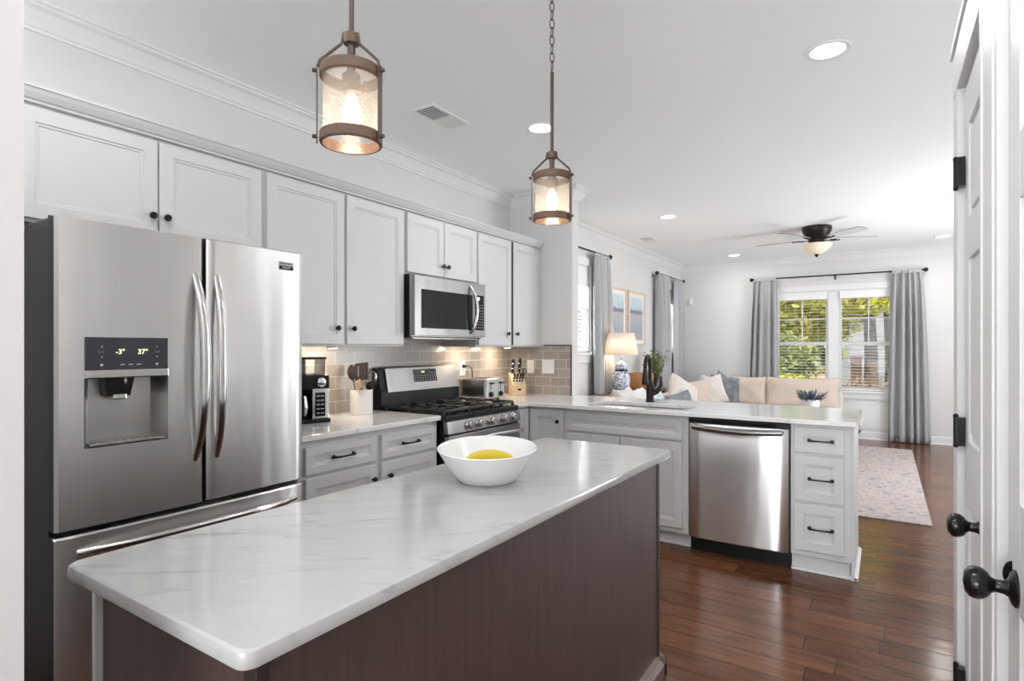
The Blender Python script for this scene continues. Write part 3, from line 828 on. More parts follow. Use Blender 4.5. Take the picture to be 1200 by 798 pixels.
# crown along the cabinet tops
cr = MB()
rr = []
for y in (.30, 4.45):
    rr.append([(XU + o, y, 2.235 + h) for o, h in ((-.05, 0), (.024, 0), (.026, .008), (.034, .012), (.048, .030), (.056, .044), (.062, .046), (.062, .056), (-.05, .056))])
cr.rings(rr, True, True, True, False)
tag(cr.build('cabinet_crown', M['cab']), 'white crown moulding running along the top of the upper cabinets', 'molding')

# ------------------------------------------------------------------ refrigerator
FX = -2.165
fr = thing('refrigerator', 'stainless french door refrigerator with ice and water dispenser', 'refrigerator', (FX, 1.163, 0))
MB().box(-2.90, FX - .075, .712, 1.612, .03, 1.735, .004).build('cabinet_body', M['fridgeside'], fr)
MB().box(FX - .35, FX - .08, .73, 1.6, 1.735, 1.765, .006).build('hinge_cover', M['fridgeside'], fr)
def fridge_door(y0, y1, z0, z1, name, hole=None):
    # gently bowed door skin
    b = MB(); ny, bow = 24, .012
    ym, hw = (.708 + 1.618) / 2, .455
    def fx(y): return FX - .012 * ((y - ym) / hw) ** 2
    if hole is None:
        rr = []
        for z, ins in ((z0, .006), (z0 + .006, 0), (z1 - .006, 0), (z1, .006)):
            ring = []
            for i in range(ny + 1):
                y = y0 + (y1 - y0) * i / ny
                e = max(0, .010 - min(y - y0, y1 - y)) ** 1.2 * 2
                ring.append((fx(y) - e - ins, y, z))
            ring += [(FX - .068, y1, z), (FX - .068, y0, z)]
            rr.append(ring)
        b.rings(rr, True, True, True, True)
    else:
        h0, h1, v0, v1 = hole
        ys = [y0, y0 + .004, y0 + .010] + [y0 + .01 + (h0 - y0 - .01) * k / 3 for k in (1, 2, 3)] + [h0 + (h1 - h0) * k / 8 for k in range(1, 9)] + [h1 + (y1 - .01 - h1) * k / 3 for k in (1, 2, 3)] + [y1 - .004, y1]
        zs = [z0, v0, v1, z1]
        g = {}
        for i, y in enumerate(ys):
            e = .008 * max(0, 1 - min(y - y0, y1 - y) / .010)
            for j, z in enumerate(zs): g[i, j] = b.bm.verts.new((fx(y) - e, y, z))
        for i in range(len(ys) - 1):
            for j in range(3):
                if j == 1 and h0 - 1e-5 <= ys[i] and ys[i + 1] <= h1 + 1e-5: continue
                q = b.bm.faces.new((g[i, j], g[i + 1, j], g[i + 1, j + 1], g[i, j + 1])); q.smooth = True
        bk = FX - .068
        N = len(ys) - 1
        c = [b.bm.verts.new((bk, yy, zz)) for yy, zz in ((y0, z0), (y1, z0), (y1, z1), (y0, z1))]
        b.bm.faces.new((c[0], *[g[i, 0] for i in range(N + 1)], c[1])); b.bm.faces.new((c[3], *[g[i, 3] for i in range(N + 1)], c[2]))
        b.bm.faces.new((c[0], c[3], *[g[0, j] for j in (3, 2, 1, 0)])); b.bm.faces.new((c[1], c[2], *[g[N, j] for j in (3, 2, 1, 0)])); b.bm.faces.new(c)
    o = b.build(name, [M['steel'], M['gasket']], fr)
    for p in o.data.polygons:
        if abs(p.normal.y) > .9 or p.normal.x < -.5: p.material_index = 1
    return o
DH = (.786, 1.040, 1.008, 1.371)
dl_ = fridge_door(.708, 1.168, .752, 1.752, 'left_door', DH)
dr_ = fridge_door(1.182, 1.618, .752, 1.756, 'right_door')
fz = fridge_door(.708, 1.618, .085, .732, 'freezer_drawer')
MB().box(FX - .072, FX - .068, .71, 1.616, .085, 1.76).build('door_gasket', M['black'], fr)
MB().box(FX - .11, FX - .06, .73, 1.6, .015, .08, .004).build('kick_grille', M['black'], fr)
# bowed handles
def bow_handle(parent, pts, r, name='handle'):
    b = MB(); b.tube(pts, r, 16, flat=.62, up=(1, 0, 0)); return b.build(name, M['steelv'], parent)
def bowpts(f0, f1, out, n=18):
    return [Vector(f0).lerp(Vector(f1), i / n) + Vector((out * (1 - abs(2 * i / n - 1) ** 2.6) , 0, 0)) for i in range(n + 1)]
for yy, par, sg in ((1.138, dl_, -1), (1.222, dr_, 1)):
    pts = bowpts((FX - .006, yy, .912), (FX - .006, yy, 1.617), .058)
    pts = [p + Vector((0, sg * -.010 * (1 - (2 * i / 18 - 1) ** 2), 0)) for i, p in enumerate(pts)]
    bow_handle(par, pts, [.011 + .009 * max(0, sin(pi * i / 18)) ** .5 for i in range(19)])
pts = bowpts((FX - .006, .765, .675), (FX - .006, 1.580, .675), .055)
bow_handle(fz, pts, [.010 + .007 * max(0, sin(pi * i / 18)) ** .5 for i in range(19)], 'drawer_handle')
# dispenser
dp = MB(); x = FX - .003
h0, h1, v0, v1 = DH
dp.box(x - .012, x + .004, h0, h1, 1.262, v1, .003); disp = dp.build('dispenser_panel', M['dispblack'], dl_)
MB().box(x - .02, x + .009, h0 - .001, h1 + .001, 1.234, 1.2625, .004).build('dispenser_trim', M['steelv'], dl_)
b = MB(); d = .062
b.quad((x, h0, v0), (x - d, h0 + .03, v0 + .02), (x - d, h0 + .03, 1.236), (x, h0, 1.236))
b.quad((x, h1, v0), (x, h1, 1.236), (x - d, h1 - .03, 1.236), (x - d, h1 - .03, v0 + .02))
b.quad((x - d, h0 + .03, v0 + .02), (x - d, h1 - .03, v0 + .02), (x - d, h1 - .03, 1.236), (x - d, h0 + .03, 1.236))
b.quad((x, h0, v0), (x, h1, v0), (x - d, h1 - .03, v0 + .02), (x - d, h0 + .03, v0 + .02))
b.build('dispenser_recess', M['steeld'], dl_)
b = MB(); b.box(x - .05, x + .003, h0 + .012, h1 - .012, v0 + .003, v0 + .012, .002)
for k in range(9): b.box(x - .048, x - .004, h0 + .03 + k * .023, h0 + .036 + k * .023, v0 + .012, v0 + .015)
b.build('drip_tray', M['steeld'], dl_)
b = MB(); b.rings([[(x - .01, .846, 1.236), (x - .01, .936, 1.236), (x - .055, .936, 1.236), (x - .055, .846, 1.236)], [(x - .018, .856, 1.172), (x - .018, .926, 1.172), (x - .055, .926, 1.172), (x - .055, .856, 1.172)]], True, True, True, False)
b.build('ice_chute', M['black'], dl_)
MB().box(x - .024, x - .014, .872, .914, 1.160, 1.178, .004).build('dispenser_lever', M['steelv'], dl_); MB().cyl((x - .008, .906, 1.236), (x - .008, .906, 1.212), .005, seg=10).build('water_nozzle', M['steelv'], dl_)
def tx(body, y, z, size, m, parent, name, xx): return text_mesh(body, size, .0004, m, parent, Matrix.Translation((xx, y, z)) @ FACE_PX, name)
tx('-3\u00b0', .886, 1.322, .024, M['digit'], disp, 'temperature_digits', x + .0046)
tx('37\u00b0', .956, 1.322, .024, M['digit'], disp, 'temperature_digits', x + .0046)
marks = [(y - .007, y + .007, 1.2775, 1.2805) for y in (.893, .918, .944)] + [(y - .002, y + .002, z - .002, z + .002) for z in (1.340, 1.305) for y in (.832, 1.002)] + [(.822, .840, 1.3215, 1.3225), (.994, 1.012, 1.3215, 1.3225)]
for q in marks: MB().box(x + .004, x + .0047, *q).build('panel_icon', M['icon'], disp)
for y in (.831, 1.002): MB().lathe([(.0045, x + .0042), (.0045, x + .0047)], (0, y, 1.279), 'X', 12, cap0=True, cap1=True).build('panel_icon', M['icon'], disp)
bx_ = FX - .009
bd = MB().box(bx_ - .004, bx_ + .004, 1.492, 1.566, 1.672, 1.708, .002).build('badge', M['steelv'], dr_)
MB().box(bx_ + .003, bx_ + .0048, 1.495, 1.563, 1.675, 1.690).build('badge_band', M['black'], bd)
tx('FRIGIDAIRE', 1.529, 1.699, .0115, M['black'], bd, 'badge_lettering', bx_ + .0042)
tx('GALLERY', 1.529, 1.6825, .010, M['white'], bd, 'badge_lettering', bx_ + .005)

# ------------------------------------------------------------------ base cabinets, left run
XBF = -2.345
bc = thing('base_cabinet', 'white base cabinet with two drawers between refrigerator and range', 'cabinet', (XBF, 2.215, 0), 0, 'white base cabinets')
MB().box(XL + .01, XBF, 1.712, 2.722, .10, .882, .001).build('cabinet_body', M['cab'], bc)
MB().box(XL + .01, XBF - .06, 1.72, 2.715, 0, .10).build('toe_kick', M['cab'], bc)
for a0, a1, kn in ((1.745, 2.200, 2.172), (2.242, 2.694, 2.290)):
    d = front(MB(), 'X', XBF + .02, a0, a1, .718, .852, .04).build('drawer', M['cab'], bc); pull(d, 'X', XBF + .02, (a0 + a1) / 2, .785)
    d = front(MB(), 'X', XBF + .02, a0, a1, .13, .700).build('cabinet_door', M['cab'], bc); knob(d, 'X', XBF + .02, kn, .622)
ct = MB().prism([(XL + .009, 1.700), (-2.312, 1.700), (-2.312, 2.728), (XL + .009, 2.728)], 'Z', .884, .914, .006).build('countertop', M['marble2'])
tag(ct, 'grey veined white marble countertop between refrigerator and range', 'countertop')

# ------------------------------------------------------------------ range
RX, RY0, RY1 = -2.285, 2.738, 3.572
rg = thing('gas_range', 'freestanding stainless gas range with black cast iron grates', 'stove', (RX, 3.155, 0))
MB().box(-2.93, RX - .015, RY0, RY1, .04, .895, .003).build('range_body', M['black'], rg)
b = MB(); b.box(-2.86, RX + .005, RY0 - .004, RY1 + .004, .872, .912, .012); b.build('cooktop', M['blackg'], rg)
b = MB(); b.rings([[(RX + .012, RY0, .872), (RX + .012, RY1, .872), (RX - .03, RY1, .872), (RX - .03, RY0, .872)], [(RX + .022, RY0, .796), (RX + .022, RY1, .796), (RX - .03, RY1, .796), (RX - .03, RY0, .796)]], True, True, True, False)
cp = b.build('control_panel', M['steelr'], rg)
for y in (2.95, 3.06, 3.20, 3.36, 3.47):
    b = MB(); b.lathe([(.031, 0), (.031, .006), (.027, .008), (.0275, .028), (.024, .034), (.001, .036)], (RX + .016, y, .836), 'X', 20, cap0=True, cap1=True)
    b.box(RX + .040, RX + .054, y - .005, y + .005, .810, .862, .002); b.build('burner_knob', M['steelv'], cp)
od = MB().box(RX - .015, RX + .022, RY0 + .004, RY1 - .004, .235, .782, .004).build('oven_door', M['steelr'], rg)
MB().box(RX + .020, RX + .0235, RY0 + .12, RY1 - .12, .36, .66).build('oven_window', M['blackg'], od)
b = MB(); b.tube([(RX + .02, RY0 + .05, .728)] + [(RX + .075, RY0 + .05 + (RY1 - RY0 - .1) * k / 12, .735 + .012 * sin(pi * k / 12)) for k in range(13)] + [(RX + .02, RY1 - .05, .728)], .0125, 10)
b.build('oven_handle', M['steelv'], od)
MB().box(RX - .012, RX + .016, RY0 + .02, RY1 - .02, .784, .794).build('vent_slot', M['black'], rg)
MB().box(RX - .015, RX + .020, RY0 + .004, RY1 - .004, .06, .226, .004).build('storage_drawer', M['steelr'], rg)
# backguard: black lower riser, leaning steel fascia
b = MB(); b.prism([(-2.935, .90), (-2.845, .90), (-2.845, 1.03), (-2.855, 1.06), (-2.885, 1.185), (-2.935, 1.195)], 'Y', RY0 - .004, RY1 + .004, .003)
bgd = b.build('backguard', M['black'], rg)
b = MB(); b.prism([(-2.852, 1.032), (-2.838, 1.030), (-2.842, 1.050), (-2.872, 1.192), (-2.890, 1.204), (-2.93, 1.204), (-2.93, 1.190), (-2.888, 1.188)], 'Y', RY0 + .055, RY1 + .002, .002)
fas = b.build('steel_fascia', M['steelr'], bgd)
b = MB(); 
def fasx(z): return -2.842 - .030 * (z - 1.05) / .142
b.rings([[(fasx(z) + .0015, y, z) for y, z in ((3.065, 1.088), (3.315, 1.088), (3.315, 1.178), (3.065, 1.178))], [(fasx(z) - .003, y, z) for y, z in ((3.065, 1.088), (3.315, 1.088), (3.315, 1.178), (3.065, 1.178))]], True, True, True, False)
dsp = b.build('control_display', M['blackg'], fas)
b = MB()
for r_, z in enumerate((1.100, 1.115, 1.130, 1.150)):
    for k in range(9):
        if r_ == 3 and k < 6: continue
        y = 3.08 + k * .027; b.box(fasx(z) + .001, fasx(z) + .003, y - .006, y + .006, z - .002, z + .002)
b.build('keypad_marks', M['icon'], dsp)
tx('12:00', 3.165, 1.158, .016, M['digit'], dsp, 'clock_digits', fasx(1.158) + .003)
# burners and grates
bz = .912
for i, (bx, by, r) in enumerate(((-2.45, 2.92, .045), (-2.70, 2.92, .038), (-2.57, 3.155, .05), (-2.45, 3.39, .05), (-2.70, 3.39, .036))):
    b = MB(); b.lathe([(r + .014, 0), (r + .014, .006), (r, .010), (r, .018), (r * .8, .024), (.001, .025)], (bx, by, bz), 'Z', 24, cap0=True, cap1=True); b.build('burner', M['iron'], rg)
for g0, g1 in ((RY0 + .02, RY0 + .275), (RY0 + .283, RY1 - .283), (RY1 - .275, RY1 - .02)):
    b = MB(); x0, x1, zt = -2.82, -2.32, .944
    for y in (g0, g1): b.box(x0, x1, y - .007, y + .007, zt - .016, zt, .003)
    for xx in (x0, (x0 + x1) / 2, x1): b.box(xx - .007, xx + .007, g0, g1, zt - .016, zt, .003)
    ym = (g0 + g1) / 2
    for xx in (x0 + .125, x1 - .125):
        b.box(xx - .006, xx + .006, g0, g0 + .085, zt - .014, zt + .004, .003); b.box(xx - .006, xx + .006, g1 - .085, g1, zt - .014, zt + .004, .003)
        b.box(xx - .11, xx - .035, ym - .006, ym + .006, zt - .014, zt + .004, .003); b.box(xx + .035, xx + .11, ym - .006, ym + .006, zt - .014, zt + .004, .003)
    for xx in (x0, x1):
        for y in (g0, g1): b.box(xx - .008, xx + .008, y - .008, y + .008, bz, zt - .01)
    b.build('grate', M['iron'], rg)

# ------------------------------------------------------------------ microwave
MX = -2.535
mw = thing('microwave', 'stainless over the range microwave with black window', 'microwave', (MX, 3.1, 1.40))
MB().box(XL + .009, MX - .045, 2.727, 3.505, 1.403, 1.818, .003).build('microwave_body', M['black'], mw)
MB().box(MX - .045, MX - .030, 2.727, 3.505, 1.41, 1.815, .002).build('microwave_rim', M['steeld'], mw)
b = MB(); b.box(MX - .030, MX, 2.727, 3.36, 1.415, 1.812, .005); md_ = b.build('microwave_door', M['steelr'], mw)
MB().box(MX - .001, MX + .0012, 2.79, 3.345, 1.466, 1.722).build('door_window', M['blackg'], md_)
pts = [(MX - .002, 3.318, 1.438)] + [(MX + .012 + .034 * sin(pi * k / 12), 3.318 + .022 * sin(pi * k / 12), 1.438 + .350 * k / 12) for k in range(1, 12)] + [(MX - .002, 3.318, 1.788)]
b = MB(); b.tube(pts, [.010] + [.0125] * 11 + [.010], 12); b.build('microwave_handle', M['steelv'], md_)
cpn = MB().box(MX - .030, MX, 3.363, 3.505, 1.415, 1.812, .005).build('control_panel', M['steelr'], mw)
kp = MB().box(MX - .001, MX + .0014, 3.372, 3.482, 1.466, 1.726).build('keypad', M['blackg'], cpn)
b = MB()
for r_ in range(9):
    for k in range(4): b.box(MX + .001, MX + .0020, 3.387 + k * .024, 3.395 + k * .024, 1.483 + r_ * .021, 1.488 + r_ * .021)
b.build('keypad_marks', M['icon'], kp)
b = MB(); b.lathe([(.011, MX + .001), (.011, MX + .0022)], (0, 3.415, 1.700), 'X', 16, cap0=True, cap1=True); b.build('lit_button', M['puck'], kp)
MB().box(XL + .02, MX - .05, 2.76, 3.47, 1.398, 1.404).build('underside_panel', M['steeld'], mw)

# under-cabinet puck lights
for lab, y in (('round puck light under the cabinet left of the microwave', 2.26), ('round puck light under the cabinet just right of the microwave', 3.66), ('round puck light under the corner of the right upper cabinet', 4.14)):
    t = thing('puck_light', lab, 'light', (-2.76, y, 1.345), 0, 'under cabinet puck lights')
    MB().lathe([(.036, 0), (.036, -.010), (.030, -.012)], (-2.76, y, 1.345), 'Z', 24, cap0=True, cap1=True).build('housing', M['white'], t)
    MB().lathe([(.028, -.012), (.028, -.014)], (-2.76, y, 1.345), 'Z', 24, cap0=True, cap1=True).build('lens', M['puck'], t)
    lamp('puck_lamp', 'AREA', (-2.78, y, 1.325), 1.3, (1, .80, .58), (0, R(20), 0), shape='DISK', size=.05)

# ------------------------------------------------------------------ corner and peninsula
PY = 3.79     # carcass front plane (faces camera side, -Y); fronts 20 mm proud
cc = thing('corner_cabinet', 'white corner base cabinet with folding door right of the range', 'cabinet', (-2.31, 3.79, 0), 0, 'white base cabinets')
b = MB(); b.prism([(XL + .01, 3.582), (-2.33, 3.582), (-2.33, PY), (-2.003, PY), (-2.003, 4.38), (XL + .01, 4.38)], 'Z', .10, .882); b.build('cabinet_body', M['cab'], cc)
MB().prism([(XL + .01, 3.59), (-2.40, 3.59), (-2.40, PY + .07), (-2.01, PY + .07), (-2.01, 4.37), (XL + .01, 4.37)], 'Z', 0, .10).build('toe_kick', M['cab'], cc)
front(MB(), 'X', -2.31, 3.592, 3.764, .13, .866, .05).build('folding_door', M['cab'], cc)
d = front(MB(), 'N', PY - .02, -2.302, -2.016, .13, .866, .055).build('folding_door', M['cab'], cc); knob(d, 'N', PY - .02, -2.052, .782)
sb = thing('sink_cabinet', 'white sink base cabinet with wide false drawer front', 'cabinet', (-1.54, PY, 0), 0, 'white base cabinets')
# open-topped carcass so the sink bowl has room
b = MB(); b.box(-2.001, -1.980, PY, 4.38, .10, .882); b.box(-1.105, -1.084, PY, 4.38, .10, .882); b.box(-1.980, -1.105, PY, PY + .02, .10, .882); b.box(-1.98, -1.105, 4.36, 4.38, .10, .882); b.box(-1.98, -1.105, PY + .02, 4.36, .10, .12)
b.build('cabinet_body', M['cab'], sb)
MB().box(-2.0, -1.086, PY + .07, 4.37, 0, .10).build('toe_kick', M['cab'], sb)
front(MB(), 'N', PY - .02, -1.978, -1.122, .722, .850, .04).build('false_drawer', M['cab'], sb)
for a0, a1, k in ((-1.978, -1.564, -1.60), (-1.556, -1.122, -1.52)):
    d = front(MB(), 'N', PY - .02, a0, a1, .135, .702).build('cabinet_door', M['cab'], sb); knob(d, 'N', PY - .02, k, .63)
dw = thing('dishwasher', 'stainless dishwasher with curved bar handle in the peninsula', 'dishwasher', (-.778, PY, 0))
MB().box(-1.080, -.474, PY + .005, 4.36, .10, .872).build('tub', M['black'], dw)
b = MB(); rr = []
for z, o in ((.100, -.004), (.106, .0), (.60, .004), (.835, .0), (.843, -.004)):
    ring = []
    for i in range(17):
        a = -1.074 + .592 * i / 16; e = .014 * max(0, 1 - min(i, 16 - i) / 1.2)
        ring.append((a, PY - .032 - o - .006 * (1 - ((i - 8) / 8) ** 2) + e, z))
    ring += [(-.482, PY + .004, z), (-1.074, PY + .004, z)]
    rr.append(ring)
b.rings(rr, True, True, True, True); ddo = b.build('dishwasher_door', M['steel'], dw)
MB().box(-1.076, -.480, PY - .018, PY + .004, .846, .872, .002).build('control_strip', M['blackg'], dw)
MB().box(-1.078, -.476, PY + .035, PY + .06, .0, .10).build('toe_panel', M['black'], dw)
b = MB(); b.tube([(-1.04, PY - .036, .822)] + [(-1.035 + .515 * k / 14, PY - .060 - .018 * sin(pi * k / 14), .824 - .010 * sin(pi * k / 14)) for k in range(15)] + [(-.516, PY - .036, .822)], [.012] + [.0185] * 15 + [.012], 14); b.build('dishwasher_handle', M['steeldk'], ddo)
db = thing('drawer_cabinet', 'white three drawer base cabinet at the peninsula end', 'cabinet', (-.31, PY, 0), 0, 'white base cabinets')
MB().box(-.472, -.160, PY, 4.38, .10, .882, .001).build('cabinet_body', M['cab'], db)
MB().box(-.47, -.165, PY + .03, 4.37, 0, .10).build('toe_kick', M['cab'], db)
for z0, z1, zp in ((.716, .864, .790), (.428, .698, .563), (.136, .410, .273)):
    d = front(MB(), 'N', PY - .02, -.452, -.192, z0, z1, .052).build('drawer', M['cab'], db); pull(d, 'N', PY - .02, -.312, zp, .118)
b = MB(); b.box(-.160, -.144, PY, 4.40, .0, .882, .002); b.build('end_panel', M['cab'], db)
b = MB(); b.prism([(-.144, 0), (-.126, 0), (-.127, .012), (-.134, .02), (-.144, .022)], 'Y', PY + .012, 4.40); b.box(-.472, -.126, PY + .012, PY + .03, 0, .018, .004); b.build('shoe_moulding', M['trim'], db)
b = MB(); b.box(-2.0, -1.086, PY + .055, PY + .07, 0, .018, .004)
b.build('shoe_moulding', M['trim'], sb)
tag(MB().box(-2.0, -.161, 4.382, 4.40, .0, .882).build('peninsula_panel', M['cab']), 'white panel closing the back of the peninsula cabinets toward the sofa', 'panel')
# L shaped counter with a sink cut-out
SX0, SX1, SY0, SY1 = -1.87, -1.13, 3.87, 4.22
b = MB()
outer = [(XL + .009, 3.580), (-2.302, 3.580), (-2.302, 3.742), (-.132, 3.742), (-.132, 4.592), (-2.294, 4.592), (-2.294, STUB_Y - .009), (XL + .009, STUB_Y - .009)]
hole = []
for (cx_, cy_, a0) in ((SX1 - .06, SY1 - .06, 0), (SX0 + .06, SY1 - .06, 90), (SX0 + .06, SY0 + .06, 180), (SX1 - .06, SY0 + .06, 270)):
    for k in range(5):
        t = R(a0 + k * 22.5); hole.append((cx_ + .06 * cos(t), cy_ + .06 * sin(t)))
bm_ = b.bm
for z in (.884, .914):
    vo = [bm_.verts.new((*p, z)) for p in outer]; vh = [bm_.verts.new((*p, z)) for p in hole]
    eo = [bm_.edges.new((vo[i], vo[(i + 1) % len(vo)])) for i in range(len(vo))]; eh = [bm_.edges.new((vh[i], vh[(i + 1) % len(vh)])) for i in range(len(vh))]
    bmesh.ops.triangle_fill(bm_, edges=eo + eh, use_beauty=True)
    if z == .884: lo = (vo, vh)
    else:
        for A, B in ((lo[0], vo), (lo[1], vh)):
            for i in range(len(A)): bm_.faces.new((A[i], A[(i + 1) % len(A)], B[(i + 1) % len(A)], B[i]))
pc = b.build('countertop', M['marble2'])
md = pc.modifiers.new('eased_edge', 'BEVEL'); md.width = .005; md.segments = 2; md.limit_method = 'ANGLE'
tag(pc, 'grey veined white marble countertop wrapping the corner onto the peninsula', 'countertop')
# sink bowl under the counter
b = MB(); def_ = lambda s, z: [(( p[0] - (SX0 + SX1) / 2) * s + (SX0 + SX1) / 2, (p[1] - (SY0 + SY1) / 2) * s + (SY0 + SY1) / 2, z) for p in hole]
b.rings([def_(1.06, .883), def_(1.0, .883), def_(.985, .80), def_(.95, .70), def_(.80, .69), def_(.06, .685)], False, True, True, True)
sk = b.build('kitchen_sink', M['steeld']); tag(sk, 'undermount stainless kitchen sink set in the peninsula counter', 'sink')
md = sk.modifiers.new('thickness', 'SOLIDIFY'); md.thickness = .002; md.offset = 1
# faucet
fx0, fy0 = -1.530, 4.305
fc = thing('kitchen_faucet', 'dark bronze pull down faucet behind the sink', 'faucet', (fx0, fy0, .914))
MB().lathe([(.036, 0), (.036, .006), (.031, .012), (.029, .05), (.031, .085), (.028, .12), (.022, .15), (.017, .17)], (fx0, fy0, .914), 'Z', 24, cap0=True, cap1=True).build('faucet_body', M['bronze'], fc)
dx_, dy_ = .17, -1.04
sp_ = [(fx0, fy0, 1.07 + .03 * k) for k in range(4)] + [(fx0 + dx_ * (.095 - .095 * cos(t)), fy0 + dy_ * (.095 - .095 * cos(t)), 1.175 + .098 * sin(t)) for t in [pi * k / 12 for k in range(0, 13)]]
MB().tube(sp_, .0145, 14).build('spout', M['bronze'], fc)
e = Vector(sp_[-1]); b = MB(); b.tube([e, e + Vector((0, 0, -.03)), e + Vector((0, 0, -.06)), e + Vector((0, 0, -.105)), e + Vector((0, 0, -.115))], [.0155, .018, .022, .026, .022], 16); b.build('spray_head', M['bronze'], fc)
b = MB(); b.tube([(fx0, fy0, .972), (fx0 + .05, fy0 + .01, .995), (fx0 + .072, fy0 + .015, 1.02)], [.022, .021, .017], 14); b.tube([(fx0 + .068, fy0 + .014, 1.01), (fx0 + .084, fy0 + .02, 1.05), (fx0 + .080, fy0 + .02, 1.115)], [.014, .010, .008], 10); b.build('lever_handle', M['bronze'], fc)

# ------------------------------------------------------------------ island
isl = thing('kitchen_island', 'dark espresso kitchen island with plain panelled sides', 'island', (-1.04, 1.39, 0))
MB().box(-1.305, -.775, .50, 2.275, .0, .884, .001).build('island_body', M['island'], isl)
MB().box(-.790, -.770, 2.262, 2.282, .02, .884, .002).build('corner_post', M['islandd'], isl); MB().box(-.800, -.765, .490, .512, .02, .884, .003).build('corner_post', M['islandd'], isl)
b = MB(); b.box(-1.310, -1.296, .486, .52, 0, .884, .002); b.build('edge_strip', M['trim'], isl)
b = MB()
for y0, y1, ax in ((.48, 2.30, 0),):
    b.prism([(-.775, 0), (-.748, 0), (-.748, .045), (-.760, .07), (-.775, .08)], 'Y', .48, 2.302)
b.prism([(2.275, 0), (2.302, 0), (2.302, .045), (2.29, .07), (2.275, .08)], 'X', -1.31, -.748); b.prism([(.50, 0), (.478, 0), (.478, .045), (.488, .07), (.50, .08)], 'X', -1.31, -.748)
b.build('base_moulding', M['islandt'], isl)
def rrect(x0, x1, y0, y1, r, n=6):
    o = []
    for cx_, cy_, a0 in ((x1 - r, y1 - r, 0), (x0 + r, y1 - r, 90), (x0 + r, y0 + r, 180), (x1 - r, y0 + r, 270)):
        for k in range(n + 1): t = R(a0 + 90 * k / n); o.append((cx_ + r * cos(t), cy_ + r * sin(t)))
    return o
b = MB(); IX0, IX1, IY0, IY1 = -1.347, -.736, .452, 2.336
b.rings([[(*p, z) for p in rrect(IX0 + i, IX1 - i, IY0 + i, IY1 - i, .022)] for z, i in ((.884, .005), (.887, .001), (.890, 0), (.906, 0), (.911, .0015), (.914, .006))], True, True, True, True)
it = b.build('island_top', M['marble']); tag(it, 'grey streaked white marble slab on top of the dark island', 'countertop')

# bowl with a banana
BX, BY = -1.063, 1.478
BX, BY = -1.070, 1.490
bw = thing('fruit_bowl', 'white oval ceramic bowl on the marble island', 'bowl', (BX, BY, .914), YAW)
pr = []
for t in [k / 14 for k in range(15)]: pr.append((.092 + .068 * t ** .85, .002 + .118 * t))
prof = [(.001, 0), (.088, 0)] + pr + [(.158, .1225)] + [(r - .006, h) for r, h in reversed(pr[2:])] + [(.07, .012), (.001, .010)]
b = MB(); rr = []
for r, h in prof:
    rr.append([(r * cos(2 * pi * k / 56), r * sin(2 * pi * k / 56) * (1.2 + 1.6 * max(0, h)), h * .86) for k in range(56)])
b.rings(rr, True, True, True, True); b.build('bowl_body', M['ceramic'], bw, local=True)
bn = thing('banana', 'yellow banana lying in the white bowl', 'banana', (BX + .004, BY + .006, .928), YAW)
pts = []; rs = []
for k in range(17):
    t = -1.0 + 2.0 * k / 16; a = t * .66
    pts.append((.150 * sin(a) , .012 * t, .150 * cos(a) - .086)); rs.append(.021 * max(.22, (1 - abs(t) ** 3.2)) ** .7)
b = MB(); b.tube(pts, rs, 5); o = b.build('banana_body', M['banana'], bn, local=True)
sub(o, 2)
b = MB(); b.tube([pts[-1], Vector(pts[-1]) + Vector((.006, .001, .010))], [.006, .005], 8); b.tube([pts[0], Vector(pts[0]) + Vector((-.002, 0, .006))], [.006, .004], 8); b.build('banana_stem', M['bananatip'], bn, local=True)

# ------------------------------------------------------------------ counter items
# coffee maker
km = thing('coffee_maker', 'black and silver coffee maker with clear water tanks on the left counter', 'coffee maker', (-2.80, 2.03, .914), R(-17))
def kb(name, m, *a, parent=km, bev=.004): return MB().box(*a, bev).build(name, m, parent, local=True)
kb('base', M['black'], -.12, .13, -.17, .155, 0, .022)
kb('rear_housing', M['black'], -.12, -.04, -.17, .150, .022, .195)
kb('head', M['black'], -.12, .115, -.17, .155, .190, .268, bev=.008)
cpf = kb('front_panel', M['steelv'], -.04, .112, .058, .152, .022, .192)
kb('button_panel', M['blackg'], .108, .1145, .072, .130, .035, .170, parent=cpf, bev=.001)
b = MB(); b.lathe([(.026, .114), (.026, .124), (.020, .128), (.001, .129)], (0, .105, .228), 'X', 22, cap0=True, cap1=True); b.build('dial', M['steelv'], km, local=True)
b = MB()
for z in range(5): b.box(.1145, .1152, .080, .098, .052 + z * .024, .056 + z * .024); b.box(.1145, .1152, .104, .122, .052 + z * .024, .056 + z * .024)
b.build('button_marks', M['icon'], cpf, local=True)
b = MB(); b.box(-.11, .07, .045, .150, .270, .355, .006); tk = b.build('water_tank', M['cglass'], km, local=True)
b = MB(); b.box(-.11, .07, -.16, .035, .270, .355, .006); b.build('water_tank', M['cglass'], km, local=True)
b = MB(); b.box(-.115, .075, -.165, .154, .356, .368, .004); b.build('tank_lid', M['black'], km, local=True)
b = MB(); b.tube([(.06, .02, .04), (.10, .02, .045), (.118, .02, .09), (.10, .02, .145), (.06, .02, .15)], .010, 10); b.lathe([(.055, .024), (.062, .06), (.058, .11), (.045, .145)], (.02, -.04, 0), 'Z', 24, cap0=True, cap1=True); b.build('carafe', M['steelv'], km, local=True)

